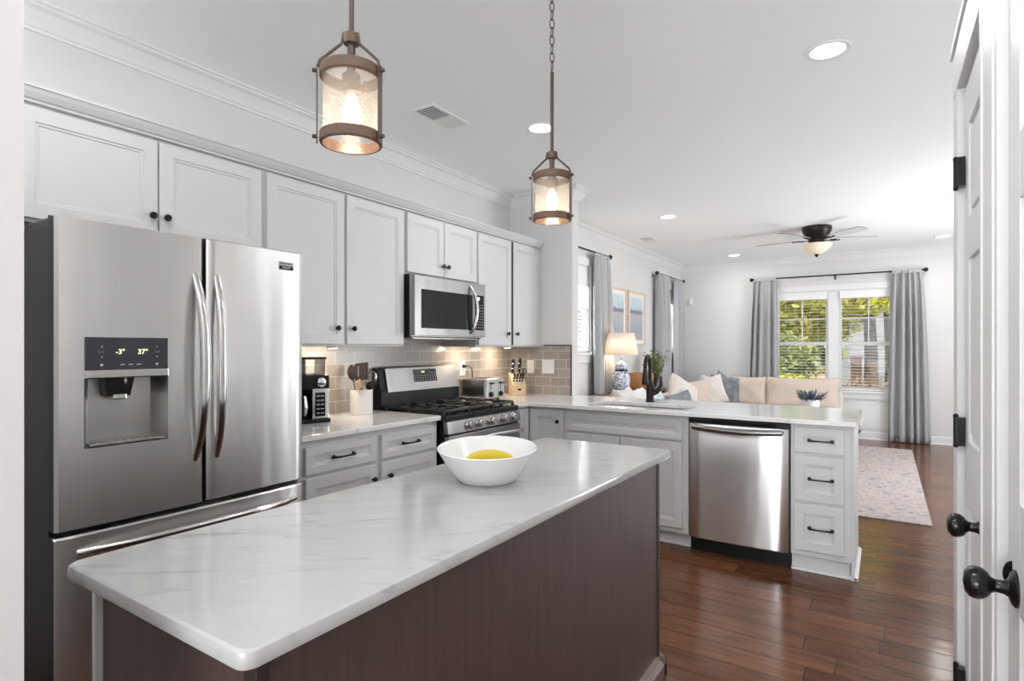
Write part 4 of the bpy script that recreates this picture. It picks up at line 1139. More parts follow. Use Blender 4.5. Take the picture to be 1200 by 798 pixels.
# utensil crock and utensils
KX, KY = -2.795, 2.515
ck = MB(); ck.lathe([(.001, 0), (.066, 0), (.070, .004), (.071, .10), (.071, .152), (.069, .156), (.066, .154), (.065, .02), (.001, .014)], (0, 0, 0), 'Z', 36, cap0=True, cap1=True)
crk = ck.build('utensil_crock', M['crock']); crk.location = (KX, KY, .914); tag(crk, 'white ribbed crock holding cooking utensils beside the range', 'crock')
def utensil(name, label, base, top, head_fn, hm, handm, hr=.006):
    b0 = Vector(base); t0 = Vector(top); loc = Vector((KX, KY, .914)) + b0
    root = thing(name, label, 'utensil', loc, 0, 'cooking utensils in the crock')
    MB().tube([(0, 0, 0), (t0 - b0) * .5, t0 - b0], [hr, hr * .9, hr * .8], 10).build('handle', handm, root, local=True)
    if head_fn:
        z = (t0 - b0).normalized(); x = Vector((1, 0, 0)); x = (x - z * x.dot(z)).normalized(); y = z.cross(x)
        mtx = Matrix.Translation(t0 - b0) @ Matrix((x, y, z)).transposed().to_4x4()
        hb = head_fn(); hb.xform(mtx); hb.build('head', hm, root, local=True)
    return root
# head frame: z along handle, y across (in the wall plane), x towards the room
def spoon_head(): return MB().sphere((0, 0, .045), .05, 20, 12, (.22, .72, 1.0))
def turner_head():
    b = MB()
    b.box(-.003, .003, -.050, .050, 0, .026, .002); b.box(-.003, .003, -.054, .054, .092, .112, .002)
    for y in (-.052, -.022, .006, .033): b.box(-.003, .003, y, y + .0205, .020, .096, .001)
    return b
def paddle_head(): return MB().box(-.004, .004, -.026, .026, 0, .06, .003)
def ladle_head(): return MB().sphere((.004, 0, .022), .032, 16, 10, (.5, .9, .8))
def whisk_head():
    b = MB()
    for k in range(5):
        a = pi * k / 5
        b.tube([(.036 * sin(t) * cos(a), .036 * sin(t) * sin(a), .045 - .048 * cos(t)) for t in [2 * pi * q / 20 for q in range(20)]], .0011, 5, closed=True)
    return b
utensil('cooking_spoon', 'dark walnut cooking spoon leaning left in the crock', (.01, -.02, .02), (.02, -.083, .225), spoon_head, M['spoonw'], M['spoonw'])
utensil('slotted_turner', 'dark slotted turner standing in the middle of the crock', (-.01, .01, .02), (.01, -.008, .215), turner_head, M['spoonw'], M['steelv'])
utensil('wooden_spoon', 'pale wooden spoon standing at the back of the crock', (-.03, .0, .02), (-.035, .038, .215), spoon_head, M['woodl'], M['woodl'])
utensil('wire_whisk', 'wire whisk with steel loops at the right of the crock', (-.01, .02, .02), (.005, .062, .180), whisk_head, M['steelv'], M['steelv'])
utensil('basting_brush', 'short black brush leaning right over the crock rim', (.015, -.01, .02), (.035, .048, .150), paddle_head, M['black'], M['black'])
utensil('wooden_spatula', 'pale wooden spatula with its tip low at the left of the crock', (.0, .02, .02), (.04, -.055, .165), paddle_head, M['woodl'], M['woodl'])
utensil('steel_ladle', 'steel handled ladle between turner and whisk', (.0, .0, .02), (.03, .030, .158), ladle_head, M['black'], M['steelv'])

# toaster
ts = thing('toaster', 'polished steel four slice toaster right of the range', 'toaster', (-2.78, 3.79, .914))
b = MB(); b.box(-2.925, -2.645, 3.654, 3.926, .926, 1.088, .022, 4); b.build('toaster_body', M['steelt'], ts)
fp = MB().box(-2.66, -2.638, 3.664, 3.918, .93, 1.080, .008).build('front_plate', M['steeld'], ts)
b = MB()
for y in (3.685, 3.895):
    for xx in (-2.88, -2.69): b.cyl((xx, y, .914), (xx, y, .93), .012, seg=10)
b.build('rubber_foot', M['black'], ts)
b = MB()
for y in (3.70, 3.76, 3.82, 3.875): b.box(-2.90, -2.68, y - .012, y + .012, 1.084, 1.0886)
b.build('bread_slot', M['black'], ts)
for y in (3.722, 3.858):
    b = MB(); b.lathe([(.021, -2.638), (.021, -2.628), (.016, -2.620), (.001, -2.619)], (0, y, .962), 'X', 20, cap0=True, cap1=True); b.build('browning_knob', M['black'], fp)
    b = MB(); b.box(-2.6385, -2.6372, y - .004, y + .004, 1.0, 1.065); b.build('lever_track', M['black'], fp)
    b = MB(); b.box(-2.637, -2.612, y - .020, y + .020, 1.044, 1.056, .003); b.build('lever', M['black'], fp)
# knife block and knives
kbk = MB(); kbk.prism([(-.075, 0), (.075, 0), (.075, .095), (-.01, .175), (-.075, .20)], 'Y', -.062, .062, .004)
kl = thing('knife_block', 'light wooden knife block with small dark badge in the corner', 'knife block', (-2.74, 4.27, .914), R(-42))
kbk.build('block_body', M['woodb'], kl, local=True)
b = MB(); b.lathe([(.018, .0755), (.018, .0768)], (0, 0, .055), 'X', 20, sx=1, sy=.5, cap0=True, cap1=True); b.build('badge', M['black'], kl, local=True)
kmx = wmat(kl)
def knife(label, lx, ly, lz, L, r, lean=.35, scissors=False):
    root = thing('kitchen_scissors' if scissors else 'kitchen_knife', label, 'scissors' if scissors else 'knife', kmx @ Vector((lx, ly, lz)), R(-42), None if scissors else 'knives in the knife block')
    d = Vector((sin(lean), 0, cos(lean)))
    if scissors:
        b = MB(); cpt = d * .055
        for s_ in (-1, 1): b.tube([cpt + Vector((.0, s_ * .014 + .017 * cos(t), 0)) + d * (.026 * sin(t)) for t in [2 * pi * k / 18 for k in range(18)]], .0042, 8, closed=True)
        b.tube([-d * .01, d * .03], .008, 8); b.build('handle', M['black'], root, local=True)
    else:
        b = MB(); b.tube([d * .012, d * (L * .5), d * (L * .85), d * L], [r * .85, r, r * 1.05, r * .7], 10, flat=1.3); hd = b.build('handle', M['black'], root, local=True)
        b = MB(); b.tube([-d * .02, d * .014], [r * 1.0, r * 1.0], 10); b.build('bolster', M['steelv'], root, local=True)
        b = MB()
        for q in (.35, .65): b.tube([d * (L * q), d * (L * q + .009)], [r * 1.28, r * 1.28], 10)
        b.build('steel_band', M['steelv'], hd, local=True)
for i, (lx, ly, lz, L, r) in enumerate(((-.045, -.030, .187, .125, .011), (-.045, .030, .187, .135, .011))):
    knife(('large black handled knife rising at the left of the knife block', 'large black handled knife rising at the middle of the knife block')[i], lx, ly, lz, L * 1.1, r * 1.25, .30 if i else .22)
for i in range(4):
    knife(('first', 'second', 'third', 'fourth')[i] + ' from the left of the small black steak knives along the front of the block', .052, -.045 + i * .026, .116, .095, .0095, .5)
knife('black handled scissors at the right of the knife block', .0, .048, .166, .1, .01, .45, True)

# outlets and switches
def plate(label, face, d, a, z, w=.073, h=.118, kind='outlet', gangs=1):
    loc = (d, a, z) if face == 'X' else (a, d, z)
    root = thing('wall_' + kind, label, kind, loc)
    def bx(b, a0, a1, z0, z1, n0, n1, bev=0):
        if face == 'X': b.box(d + n0, d + n1, a + a0, a + a1, z + z0, z + z1, bev)
        else: b.box(a + a0, a + a1, d - n0, d - n1, z + z0, z + z1, bev)
        return b
    bx(MB(), -w / 2, w / 2, -h / 2, h / 2, 0, .006, .002).build('cover_plate', M['white'], root)
    for g in range(gangs):
        c = (g - (gangs - 1) / 2) * .046
        ins = bx(MB(), c - .017, c + .017, -.034, .034, .005, .009, .001).build('rocker' if kind == 'switch' else 'receptacle', M['white'], root)
        if kind == 'outlet':
            b = MB()
            for zz in (-.018, .018):
                for q in (-.006, .006): bx(b, c + q - .001, c + q + .001, zz - .004, zz + .004, .0088, .0094)
            b.build('slots', M['black'], ins)
    return root
plate('white outlet with a black plug on the tile behind the range', 'X', XL + .008, 3.735, 1.165)
plate('white single outlet on the divider wall tile, left of the double switch', 'N', STUB_Y - .008, -2.722, 1.163)
plate('white double switch plate near the open edge of the divider wall', 'N', STUB_Y - .008, -2.537, 1.167, .123, .125, 'switch', 2)
pl = thing('power_cord', 'black plug and cord running from the range side outlet to the toaster', 'cord', (XL + .02, 3.735, 1.18))
b = MB(); b.box(XL + .017, XL + .045, 3.722, 3.750, 1.170, 1.196, .004); b.build('plug', M['black'], pl)
b = MB(); b.tube([(XL + .04, 3.74, 1.183), (XL + .058, 3.765, 1.185), (XL + .062, 3.80, 1.165), (XL + .055, 3.815, 1.12), (XL + .048, 3.815, 1.05), (XL + .035, 3.80, .96), (XL + .03, 3.79, .925)], .0035, 8); b.build('cord', M['black'], pl)

# ------------------------------------------------------------------ pendants
def pendant(label, y, chain, turn):
    px, zb, zt, r = -1.04, 1.806, 1.985, .066
    root = thing('pendant_light', label, 'pendant lamp', (px, y, zb), 0, 'pendants over the island')
    rz = YAW
    base = Vector((px, y, 0))
    for z in (zb + .002, zt - .026):
        b = MB(); b.lathe([(r + .003, z), (r + .005, z + .003), (r + .005, z + .023), (r + .003, z + .026), (r - .002, z + .026), (r - .002, z), (r + .003, z)], (px, y, 0), 'Z', 48); b.build('band', M['rust'], root)
    b = MB(); b.lathe([(r - .003, zb + .004), (r - .003, zt - .004)], (px, y, 0), 'Z', 48); b.build('glass_cylinder', M['seeded'], root)
    hubz = 2.055
    for a in turn:
        D = Vector((cos(a), sin(a), 0))
        b = MB(); o = base + D * (r + .008)
        t = Vector((-D.y, D.x, 0)) * .0075
        b.rings([[o + t + D * s_ + Vector((0, 0, z)) for z, s_ in ((zb + .0, 0), (zt - .002, 0))] + [o + t + D * (s_ + .003) + Vector((0, 0, z)) for z, s_ in ((zt - .002, 0), (zb, 0))],
                 [o - t + D * s_ + Vector((0, 0, z)) for z, s_ in ((zb + .0, 0), (zt - .002, 0))] + [o - t + D * (s_ + .003) + Vector((0, 0, z)) for z, s_ in ((zt - .002, 0), (zb, 0))]], True, True, True, False)
        b.tube([o + Vector((0, 0, zt - .004)), o + D * -.004 + Vector((0, 0, zt + .010)), base + D * .022 + Vector((0, 0, hubz - .014)), base + D * .017 + Vector((0, 0, hubz + .012))], .0035, 8)
        for z in (zb + .014, zt - .014): b.lathe([(.0055, 0), (.0055, .008), (.003, .012)], (0, 0, 0), 'X', 10, cap0=True, cap1=True) if False else b.cyl(o + Vector((0, 0, z)), o + D * .012 + Vector((0, 0, z)), .0055, .0045, 10)
        b.build('strap', M['pendmetal'], root)
    b = MB(); b.lathe([(.006, hubz - .014), (.018, hubz - .012), (.018, hubz + .010), (.010, hubz + .016)], (px, y, 0), 'Z', 20, cap0=True, cap1=True)
    b.build('hub', M['rust'], root)
    b = MB(); b.cyl((px, y, zt - .01), (px, y, hubz), .0095, seg=14); b.lathe([(.020, zt - .055), (.021, zt - .015), (.012, zt - .006)], (px, y, 0), 'Z', 20, cap0=True, cap1=True); b.build('socket', M['pendmetal'], root)
    b = MB(); zz = 1.925
    b.lathe([(.010, zz), (.013, zz - .008), (.020, zz - .028), (.0225, zz - .045), (.020, zz - .062), (.011, zz - .074), (.001, zz - .077)], (px, y, 0), 'Z', 20, cap0=True, cap1=True); b.build('bulb', M['bulb'], root)
    lamp('pendant_lamp', 'POINT', (px, y, 1.83), .55, (1, .84, .66), shadow_soft_size=.025)
    if not chain:
        MB().cyl((px, y, hubz), (px, y, ZC - .02), .0062, seg=12).build('stem', M['pendmetal'], root)
    else:
        MB().cyl((px, y, hubz), (px, y, 2.365), .0065, seg=12).build('stem', M['pendmetal'], root)
        b = MB(); z = 2.375; k = 0
        while z < ZC - .03:
            a = rz + (.35 if k % 2 else pi / 2 + .35); c = Vector((px, y, z + .014)); D = Vector((cos(a), sin(a), 0))
            b.tube([c + D * .0085 * cos(t) + Vector((0, 0, .0185 * sin(t))) for t in [2 * pi * q / 14 for q in range(14)]], .0022, 6, closed=True); z += .0315; k += 1
        b.build('chain', M['pendmetal'], root)
    b = MB(); b.lathe([(.06, ZC), (.06, ZC - .008), (.045, ZC - .022), (.012, ZC - .03)], (px, y, 0), 'Z', 32, cap0=True, cap1=True); b.build('canopy', M['pendmetal'], root)
    return root
pendant('nearer seeded glass pendant lamp on a plain rod over the island', .905, False, (R(16), R(231)))
pendant('farther seeded glass pendant lamp on rod and chain over the island', 1.862, True, (R(4), R(211)))

# ------------------------------------------------------------------ ceiling fittings
def downlight(label, x, y, power=6.0):
    t = thing('downlight', label, 'ceiling light', (x, y, ZC), 0, 'recessed ceiling lights')
    MB().lathe([(.098, ZC), (.096, ZC - .005), (.076, ZC - .004), (.074, ZC - .001)], (x, y, 0), 'Z', 40, cap0=False).build('trim_ring', M['white'], t)
    MB().lathe([(.074, ZC - .002), (.05, ZC - .003), (.001, ZC - .0035)], (x, y, 0), 'Z', 40, cap1=True).build('diffuser', M['dl'], t)
    lamp('downlight_lamp', 'AREA', (x, y, ZC - .02), power, (1, .99, .975), shape='DISK', size=.15)
downlight('nearest recessed ceiling light, above the aisle by the pantry doors', -.225, 3.076)
downlight('recessed ceiling light behind the farther pendant rod', -1.843, 3.156)
downlight('recessed ceiling light above the side curtains of the living room', -1.947, 6.043)
downlight('recessed ceiling light left of the ceiling fan', -1.918, 9.097)
downlight('recessed ceiling light at the far right by the pantry door edge', .619, 9.012)
downlight('added recessed ceiling light out of view over the front of the kitchen', -1.843, .70)  # added beyond the view to even out the kitchen light
downlight('added recessed ceiling light out of view above the pantry aisle', -.225, .70)  # likewise added, unseen, for more light over the aisle
def vent(label, c, hx, hy, name='ceiling_vent'):
    t = thing(name, label, 'vent', (c[0], c[1], ZC), 0, 'ceiling vents')
    b = MB(); b.box(c[0] - hx, c[0] + hx, c[1] - hy, c[1] + hy, ZC - .006, ZC, .002); b.build('vent_frame', M['white'], t)
    b = MB(); b.box(c[0] - hx + .022, c[0] + hx - .022, c[1] - hy + .022, c[1] - .004, ZC - .0075, ZC - .0055); b.build('louver_shade', M['ventd'], t)  # dark sheet paints the shade between the louvers of one half
    b = MB(); n = 7
    for half in (0, 1):
        for k in range(n):
            y0 = (c[1] - hy + .024 if half == 0 else c[1] + .006); w = hy - .03; y = y0 + w * (k + .5) / n
            b.prism([(y - .004, ZC - .007), (y - .003, ZC - .0065), (y + .005 * (1 if half else .2), ZC - .0095), (y + .004 * (1 if half else .2), ZC - .010)], 'X', c[0] - hx + .022, c[0] + hx - .022)
    b.build('slats', M['white'], t)
vent('white ceiling vent beside the nearer pendant', (-2.262, 2.672), .085, .175)
vent('small ceiling vent above the side curtains in the living room', (-2.568, 7.198), .09, .18)
# ceiling fan
FXc, FYc = -.662, 7.504
fn = thing('ceiling_fan', 'dark bronze five blade ceiling fan with amber glass bowl', 'ceiling fan', (FXc, FYc, 2.4))
MB().lathe([(.155, ZC), (.160, ZC - .02), (.150, ZC - .06), (.125, ZC - .11), (.095, ZC - .135), (.085, ZC - .15), (.085, ZC - .195), (.05, ZC - .20)], (FXc, FYc, 0), 'Z', 40, cap0=True, cap1=True).build('motor_housing', M['bronze'], fn)
MB().lathe([(.158, 2.545), (.162, 2.538), (.150, 2.510), (.115, 2.470), (.06, 2.435), (.001, 2.425)], (FXc, FYc, 0), 'Z', 40, cap0=True, cap1=True).build('glass_bowl', M['fanbowl'], fn)
MB().lathe([(.001, 2.43), (.022, 2.427), (.024, 2.418), (.014, 2.405), (.010, 2.396), (.001, 2.390)], (FXc, FYc, 0), 'Z', 16, cap0=True, cap1=True).build('finial', M['bronze'], fn)
for k in range(5):
    a = R(173 + 72 * k); mt = Matrix.Translation((FXc, FYc, 2.600)) @ Matrix.Rotation(a, 4, 'Z') @ Matrix.Rotation(R(-10), 4, 'X')
    b = MB(); rr = []
    for zz in (-.003, .003):
        ring = [(.20, -.050, zz), (.40, -.062, zz), (.60, -.070, zz)] + [(.62 + .055 * cos(t), .070 * sin(t), zz) for t in [-pi / 2 + pi * q / 10 for q in range(11)]] + [(.60, .070, zz), (.40, .062, zz), (.20, .050, zz)]
        rr.append(ring)
    b.rings(rr, True, True, True, False); b.xform(mt); bl = b.build('fan_blade', [M['fanbl'], M['fanedge']], fn)
    for p in bl.data.polygons:
        if len(p.vertices) == 4: p.material_index = 1
    b = MB(); b.tube([(.08, 0, -.006), (.14, .015, -.012), (.21, .02, -.006), (.26, 0, -.006)], [.012, .009, .011, .016], 8, flat=.5); b.tube([(.14, -.015, -.012), (.21, -.02, -.006)], .008, 8); b.xform(mt); b.build('blade_arm', M['bronze'], fn)
sn = MB(); sn.box(-2.80, -2.74, YF - .035, YF, 2.06, 2.18, .012); sn.box(-2.785, -2.755, YF - .040, YF - .03, 2.08, 2.11, .004)
tag(sn.build('motion_sensor', M['white']), 'small white sensor high on the far left corner wall', 'sensor')

# ------------------------------------------------------------------ living room
def picture(label, y0, y1, pm):
    t = thing('framed_picture', label, 'picture', (XL, (y0 + y1) / 2, 1.36), 0, 'pair of framed pictures')
    x0 = XL + .001; z0, z1 = 1.365, 2.13; w = .03
    b = MB(); b.box(x0, x0 + .03, y0, y0 + w, z0, z1, .003); b.box(x0, x0 + .03, y1 - w, y1, z0, z1, .003); b.box(x0, x0 + .03, y0 + w, y1 - w, z0, z0 + w, .003); b.box(x0, x0 + .03, y0 + w, y1 - w, z1 - w, z1, .003)
    b.build('frame', M['framew'], t)
    MB().box(x0, x0 + .012, y0 + w, y1 - w, z0 + w, z1 - w).build('mat_board', M['mat_board'], t)
    MB().box(x0 + .012, x0 + .014, y0 + .085, y1 - .085, z0 + .08, z1 - .09).build('artwork', pm, t)
picture('left of the two framed pictures, blue grey water scene', 6.655, 7.31, M['paint1'])
picture('right of the two framed pictures, water scene with pinkish foreground', 7.375, 8.03, M['paint2'])
# console behind sofa
cn = thing('console_table', 'dark wooden console table under the lamp against the side wall', 'table', (-2.72, 6.95, 0))
MB().box(-2.93, -2.52, 5.95, 7.75, .745, .785, .004).build('table_top', M['woodd'], cn)
for x in (-2.90, -2.55):
    for y in (5.99, 7.71): MB().box(x - .022, x + .022, y - .022, y + .022, 0, .745, .003).build('leg', M['woodd'], cn)
MB().box(-2.91, -2.54, 5.97, 7.73, .15, .175, .003).build('shelf', M['woodd'], cn)
# table lamp
LX, LY = -2.66, 6.47
tl_ = thing('table_lamp', 'blue and white porcelain table lamp with pale drum shade', 'lamp', (LX, LY, .785))
b = MB(); b.lathe([(.001, 0), (.065, 0), (.068, .012), (.075, .02), (.098, .09), (.108, .16), (.106, .22), (.088, .262), (.070, .275)], (LX, LY, .785), 'Z', 36, cap1=True); b.build('jar', M['bluewhite'], tl_)
b = MB(); b.lathe([(.082, .275), (.084, .283), (.070, .290)], (LX, LY, .785), 'Z', 36, cap0=True, cap1=True); b.build('collar', M['bronze'], tl_)
b = MB(); b.lathe([(.070, .290), (.076, .31), (.066, .345), (.045, .375), (.02, .388), (.008, .392), (.008, .45)], (LX, LY, .785), 'Z', 36, cap0=True, cap1=True); b.build('lid', M['bluewhite'], tl_)
b = MB(); b.lathe([(.205, 1.250), (.158, 1.515)], (LX, LY, 0), 'Z', 48); sh = b.build('lamp_shade', M['shade'], tl_); md = sh.modifiers.new('thickness', 'SOLIDIFY'); md.thickness = .002
b = MB(); b.sphere((LX, LY, 1.36), .03); b.build('bulb', M['bulb'], tl_)
lamp('table_lamp_light', 'POINT', (LX, LY, 1.30), 5, (1, .74, .50), shadow_soft_size=.05)
# wicker basket with branches on the console
bs = thing('wicker_basket', 'brown wicker basket on the console beside the lamp', 'basket', (-2.72, 7.30, .785))
b = MB(); b.lathe([(.001, 0), (.13, 0), (.15, .02), (.165, .12), (.155, .215), (.145, .215), (.15, .12), (.12, .02), (.001, .015)], (-2.72, 7.30, .785), 'Z', 30, cap0=True, cap1=True); b.build('basket_body', M['basket'], bs)
pv = thing('leafy_branches', 'green leafy branches in a glass vase on the console', 'plant', (-2.66, 7.72, .785))
b = MB(); b.lathe([(.001, 0), (.05, 0), (.055, .08), (.04, .17), (.045, .2)], (-2.66, 7.72, .785), 'Z', 24); b.build('vase', M['cglass'], pv)
b = MB(); st = MB(); rnd = random.Random(3)
for k in range(44):
    a = rnd.uniform(0, 2 * pi); sp = rnd.uniform(.05, .28); h = rnd.uniform(.28, .50)
    p0 = Vector((-2.66, 7.72, .80)); p1 = p0 + Vector((sp * .55 * cos(a), sp * sin(a), h))
    st.tube([p0, p0.lerp(p1, .5) + Vector((0, 0, .03)), p1], [.003, .0025, .0015], 5)
    for q in range(16):
        c = p0.lerp(p1, rnd.uniform(.5, 1.05)); d1 = Vector((rnd.uniform(-1, 1), rnd.uniform(-1, 1), rnd.uniform(-.4, 1))).normalized(); d2 = d1.cross(Vector((rnd.uniform(-1, 1), rnd.uniform(-1, 1), rnd.uniform(-1, 1)))).normalized()
        L = rnd.uniform(.03, .055); w = .009
        b.quad(c, c + d1 * L * .5 + d2 * w, c + d1 * L, c + d1 * L * .5 - d2 * w)
st.build('stems', M['bark'], pv); o = b.build('leaves', M['plant'], pv)

# sofa: an L along side wall and far wall
sf = thing('sectional_sofa', 'pale sectional sofa in the far corner below the windows', 'sofa', (-1.6, 8.6, 0))
b = MB(); b.box(-2.48, -1.58, 5.35, 9.52, .08, .30, .02); b.box(-1.58, -.50, 8.62, 9.52, .08, .30, .02); b.build('base_frame', M['sofa'], sf)
MB().box(-2.48, -2.28, 5.35, 9.52, .30, .74, .05, 3).build('side_back', M['sofa'], sf)
MB().box(-2.28, -.50, 9.34, 9.54, .30, .70, .05, 3).build('rear_back', M['sofa'], sf)
for y0, y1 in ((5.37, 6.62), (6.64, 7.90)): MB().box(-2.27, -1.55, y0, y1, .30, .47, .045, 3).build('seat_cushion', M['sofa'], sf)
for x0, x1, y0 in ((-2.27, -1.50, 7.92), (-1.48, -.52, 8.60)): MB().box(x0, x1, y0, 9.33, .30, .47, .045, 3).build('seat_cushion', M['sofa'], sf)
b = MB()
for x, y in ((-2.42, 5.42), (-1.65, 5.42), (-2.42, 9.45), (-.57, 8.70), (-.57, 9.45)): b.cyl((x, y, 0), (x, y, .09), .02, .028)
b.build('leg', M['woodd'], sf)
def cushion(label, m, loc, w, h, t, yaw, lean=-12, roll=0, seed=1):
    """a soft pillow, upright; yaw turns its face (0 = facing -Y)"""
    rnd = random.Random(seed); n = 18
    b = MB()
    def edge(u, v):
        x = u * w / 2 * (1 - .07 * (1 - v * v) * abs(u) ** 3); z = v * h / 2 * (1 - .10 * (1 - u * u) * abs(v) ** 3)
        return x, z
    ks = [(rnd.uniform(-3, 3), rnd.uniform(-3, 3), rnd.uniform(0, 6)) for _ in range(4)]
    for s_ in (-1, 1):
        g = []
        for j in range(n + 1):
            row = []
            for i in range(n + 1):
                u, v = -1 + 2 * i / n, -1 + 2 * j / n; x, z = edge(u, v)
                prof = max(0, (1 - u ** 4) * (1 - v ** 4)) ** .55
                wr = sum(.012 * sin(a * u * 2 + c * v * 2 + q) for a, c, q in ks) * prof
                row.append((x, s_ * (t / 2 * prof + wr * t * 2), z + h / 2))
            g.append(row)
        b.rings(g, False, False, False, True)
    bmesh.ops.remove_doubles(b.bm, verts=b.bm.verts, dist=1e-5)
    o = b.build('throw_pillow', m)
    o.rotation_euler = (R(lean), R(roll), R(yaw)); o.location = loc
    return tag(o, label, 'cushion', 'sofa cushions')
cushion('long peach cushion on the right end of the sofa below the far window', M['peach'], (-1.01, 9.17, .455), .99, .46, .22, 2, -10, 0, 1)
cushion('square peach cushion next to the far left curtain', M['peach'], (-1.735, 9.19, .455), .56, .46, .22, 0, -10, 0, 2)
cushion('slate blue grey cushion leaning between striped and peach cushions', M['slate'], (-2.06, 9.05, .455), .46, .46, .16, 14, -12, 6, 3)
cushion('cream cushion with thin brown stripes in the sofa corner', M['stripe'], (-2.16, 8.78, .47), .52, .44, .18, 20, -16, -16, 4)
cushion('dark blue cushion with one pointed corner rising above the others', M['slate'], (-2.22, 9.22, .49), .44, .45, .14, 30, -8, 34, 5)
cushion('white cushion tucked behind the striped cushion', M['offwhite'], (-2.24, 9.02, .475), .46, .42, .14, 38, -8, 12, 6)
cushion('peach cushion left of the striped cushion on the side wall sofa', M['peach'], (-2.16, 8.00, .455), .74, .44, .20, 76, -14, 0, 7)
cushion('large pale cushion standing on one corner behind the faucet', M['cream'], (-2.10, 7.00, .47), .52, .52, .18, 68, -12, 24, 8)
cushion('dark grey blue cushion low beside the faucet', M['slate'], (-1.99, 6.85, .455), .40, .36, .14, 62, -16, -10, 9)
cushion('white and blue washed cushion left of the faucet', M['bluecush'], (-2.12, 6.10, .455), .56, .44, .18, 84, -12, 4, 10)
cushion('cream cushion left of the blue washed cushion', M['offwhite'], (-2.14, 5.72, .455), .52, .46, .18, 88, -10, 0, 11)
cushion('off white cushion at the near end of the sofa below the lamp', M['cream'], (-2.16, 5.20 + .22, .475), .48, .46, .18, 92, -8, 0, 12)
# coffee table with lavender
tb = thing('coffee_table', 'low dark wooden coffee table standing in front of the sofa', 'table', (-.80, 7.6, 0))
MB().box(-1.25, -.45, 7.25, 7.95, .52, .56, .004).build('table_top', M['woodd'], tb)
for x in (-1.2, -.5):
    for y in (7.3, 7.9): MB().box(x - .025, x + .025, y - .025, y + .025, 0, .52, .003).build('leg', M['woodd'], tb)
lv = thing('lavender_pot', 'small lavender plant in white pot in front of the far cushions', 'plant', (-.735, 7.6, .56))
MB().lathe([(.001, 0), (.07, 0), (.085, .03), (.098, .11), (.10, .165), (.092, .165), (.088, .12), (.001, .11)], (-.735, 7.6, .56), 'Z', 28, cap0=True, cap1=True).build('pot', M['ceramic'], lv)
b = MB(); rnd = random.Random(11)
for k in range(130):
    a = rnd.uniform(0, 2 * pi); sp = rnd.uniform(0, .135); p0 = Vector((-.735 + sp * .4 * cos(a), 7.6 + sp * .4 * sin(a), .68)); p1 = p0 + Vector((sp * cos(a), sp * sin(a), rnd.uniform(.07, .155)))
    b.tube([p0, p0.lerp(p1, .6), p1], [.002, .005, .003], 5)
b.build('lavender_sprigs', M['lav'], lv)
# rug
rgm = MB(); rgm.box(-1.0, .30, -1.88, 1.88, 0, .010, .003); ro = rgm.build('area_rug', M['rug']); ro.location = (0, 7.15, 0.001)
tag(ro, 'pale distressed patterned area rug on the wood floor', 'rug')
# bar stool tucked under the overhang
sx, sy = -.330, 4.69
stl = thing('bar_stool', 'bar stool with white seat tucked under the peninsula overhang', 'stool', (sx, sy, 0))
MB().box(sx - .205, sx + .205, sy - .20, sy + .20, .775, .825, .022, 3).build('seat_cushion', M['ceramic'], stl)
MB().prism([(sx - .16, .715), (sx + .16, .715), (sx + .2, .775), (sx - .2, .775)], 'Y', sy - .195, sy + .195, .003).build('seat_frame', M['islandt'], stl)
for a in (-1, 1):
    for c in (-1, 1): MB().box(sx + a * .135 - .017, sx + a * .135 + .017, sy + c * .17 - .017, sy + c * .17 + .017, 0, .715, .003).build('leg', M['islandt'], stl)
b = MB(); b.box(sx - .12, sx + .12, sy - .18, sy - .16, .22, .25); b.box(sx - .12, sx + .12, sy + .16, sy + .18, .22, .25); b.build('footrest', M['islandt'], stl)

# ------------------------------------------------------------------ outside
gr = MB().box(-30, 30, YF + .2, 45, -.45, -.30).build('lawn', M['grass']); tag(gr, 'grass yard behind the house seen through the far window', 'ground', kind='stuff')
mu = MB().prism([(-3.0, 13.5), (3.2, 13.5), (3.4, 15.2), (-2.6, 15.2)], 'Z', -.30, -.22).build('garden_bed', M['mulch']); tag(mu, 'brown mulch bed beyond the far window', 'ground')
def leaves(b, c, r, n, size, rnd):
    for _ in range(n):
        d = Vector((rnd.gauss(0, 1), rnd.gauss(0, 1), rnd.gauss(0, 1))).normalized() * (rnd.random() ** .45)
        p = Vector((c[0] + d.x * r[0], c[1] + d.y * r[1], c[2] + d.z * r[2]))
        u = Vector((rnd.uniform(-1, 1), rnd.uniform(-1, 1), rnd.uniform(-.7, .7))).normalized(); v = u.cross(Vector((rnd.uniform(-1, 1), rnd.uniform(-1, 1), rnd.uniform(-1, 1)))).normalized(); s_ = size * rnd.uniform(.6, 1.3)
        b.quad(p - u * s_, p + v * s_ * .5, p + u * s_, p - v * s_ * .5)
def tree(label, x, y, h, tr, blobs, lm, seed, lean=0):
    rnd = random.Random(seed); root = thing('tree', label, 'tree', (x, y, -.3), 0, 'trees beyond the far window')
    b = MB(); pts = [(x + lean * k / 6 + .04 * sin(k), y, -.32 + (h + .3) * k / 6) for k in range(7)]
    b.tube(pts, [tr * (1.25 - .10 * k) for k in range(7)], 12)
    for k in range(5):
        z = h * rnd.uniform(.45, .9); a = rnd.uniform(0, 2 * pi); p = Vector((x + lean * .6, y, z)); b.tube([p, p + Vector((.6 * cos(a), .6 * sin(a), .35)), p + Vector((1.3 * cos(a), 1.3 * sin(a), .9))], [tr * .4, tr * .25, tr * .1], 7)
    b.build('trunk', M['bark'], root)
    b = MB()
    for c, r, n, s_ in blobs: leaves(b, c, r, n, s_, rnd)
    b.build('foliage', lm, root)
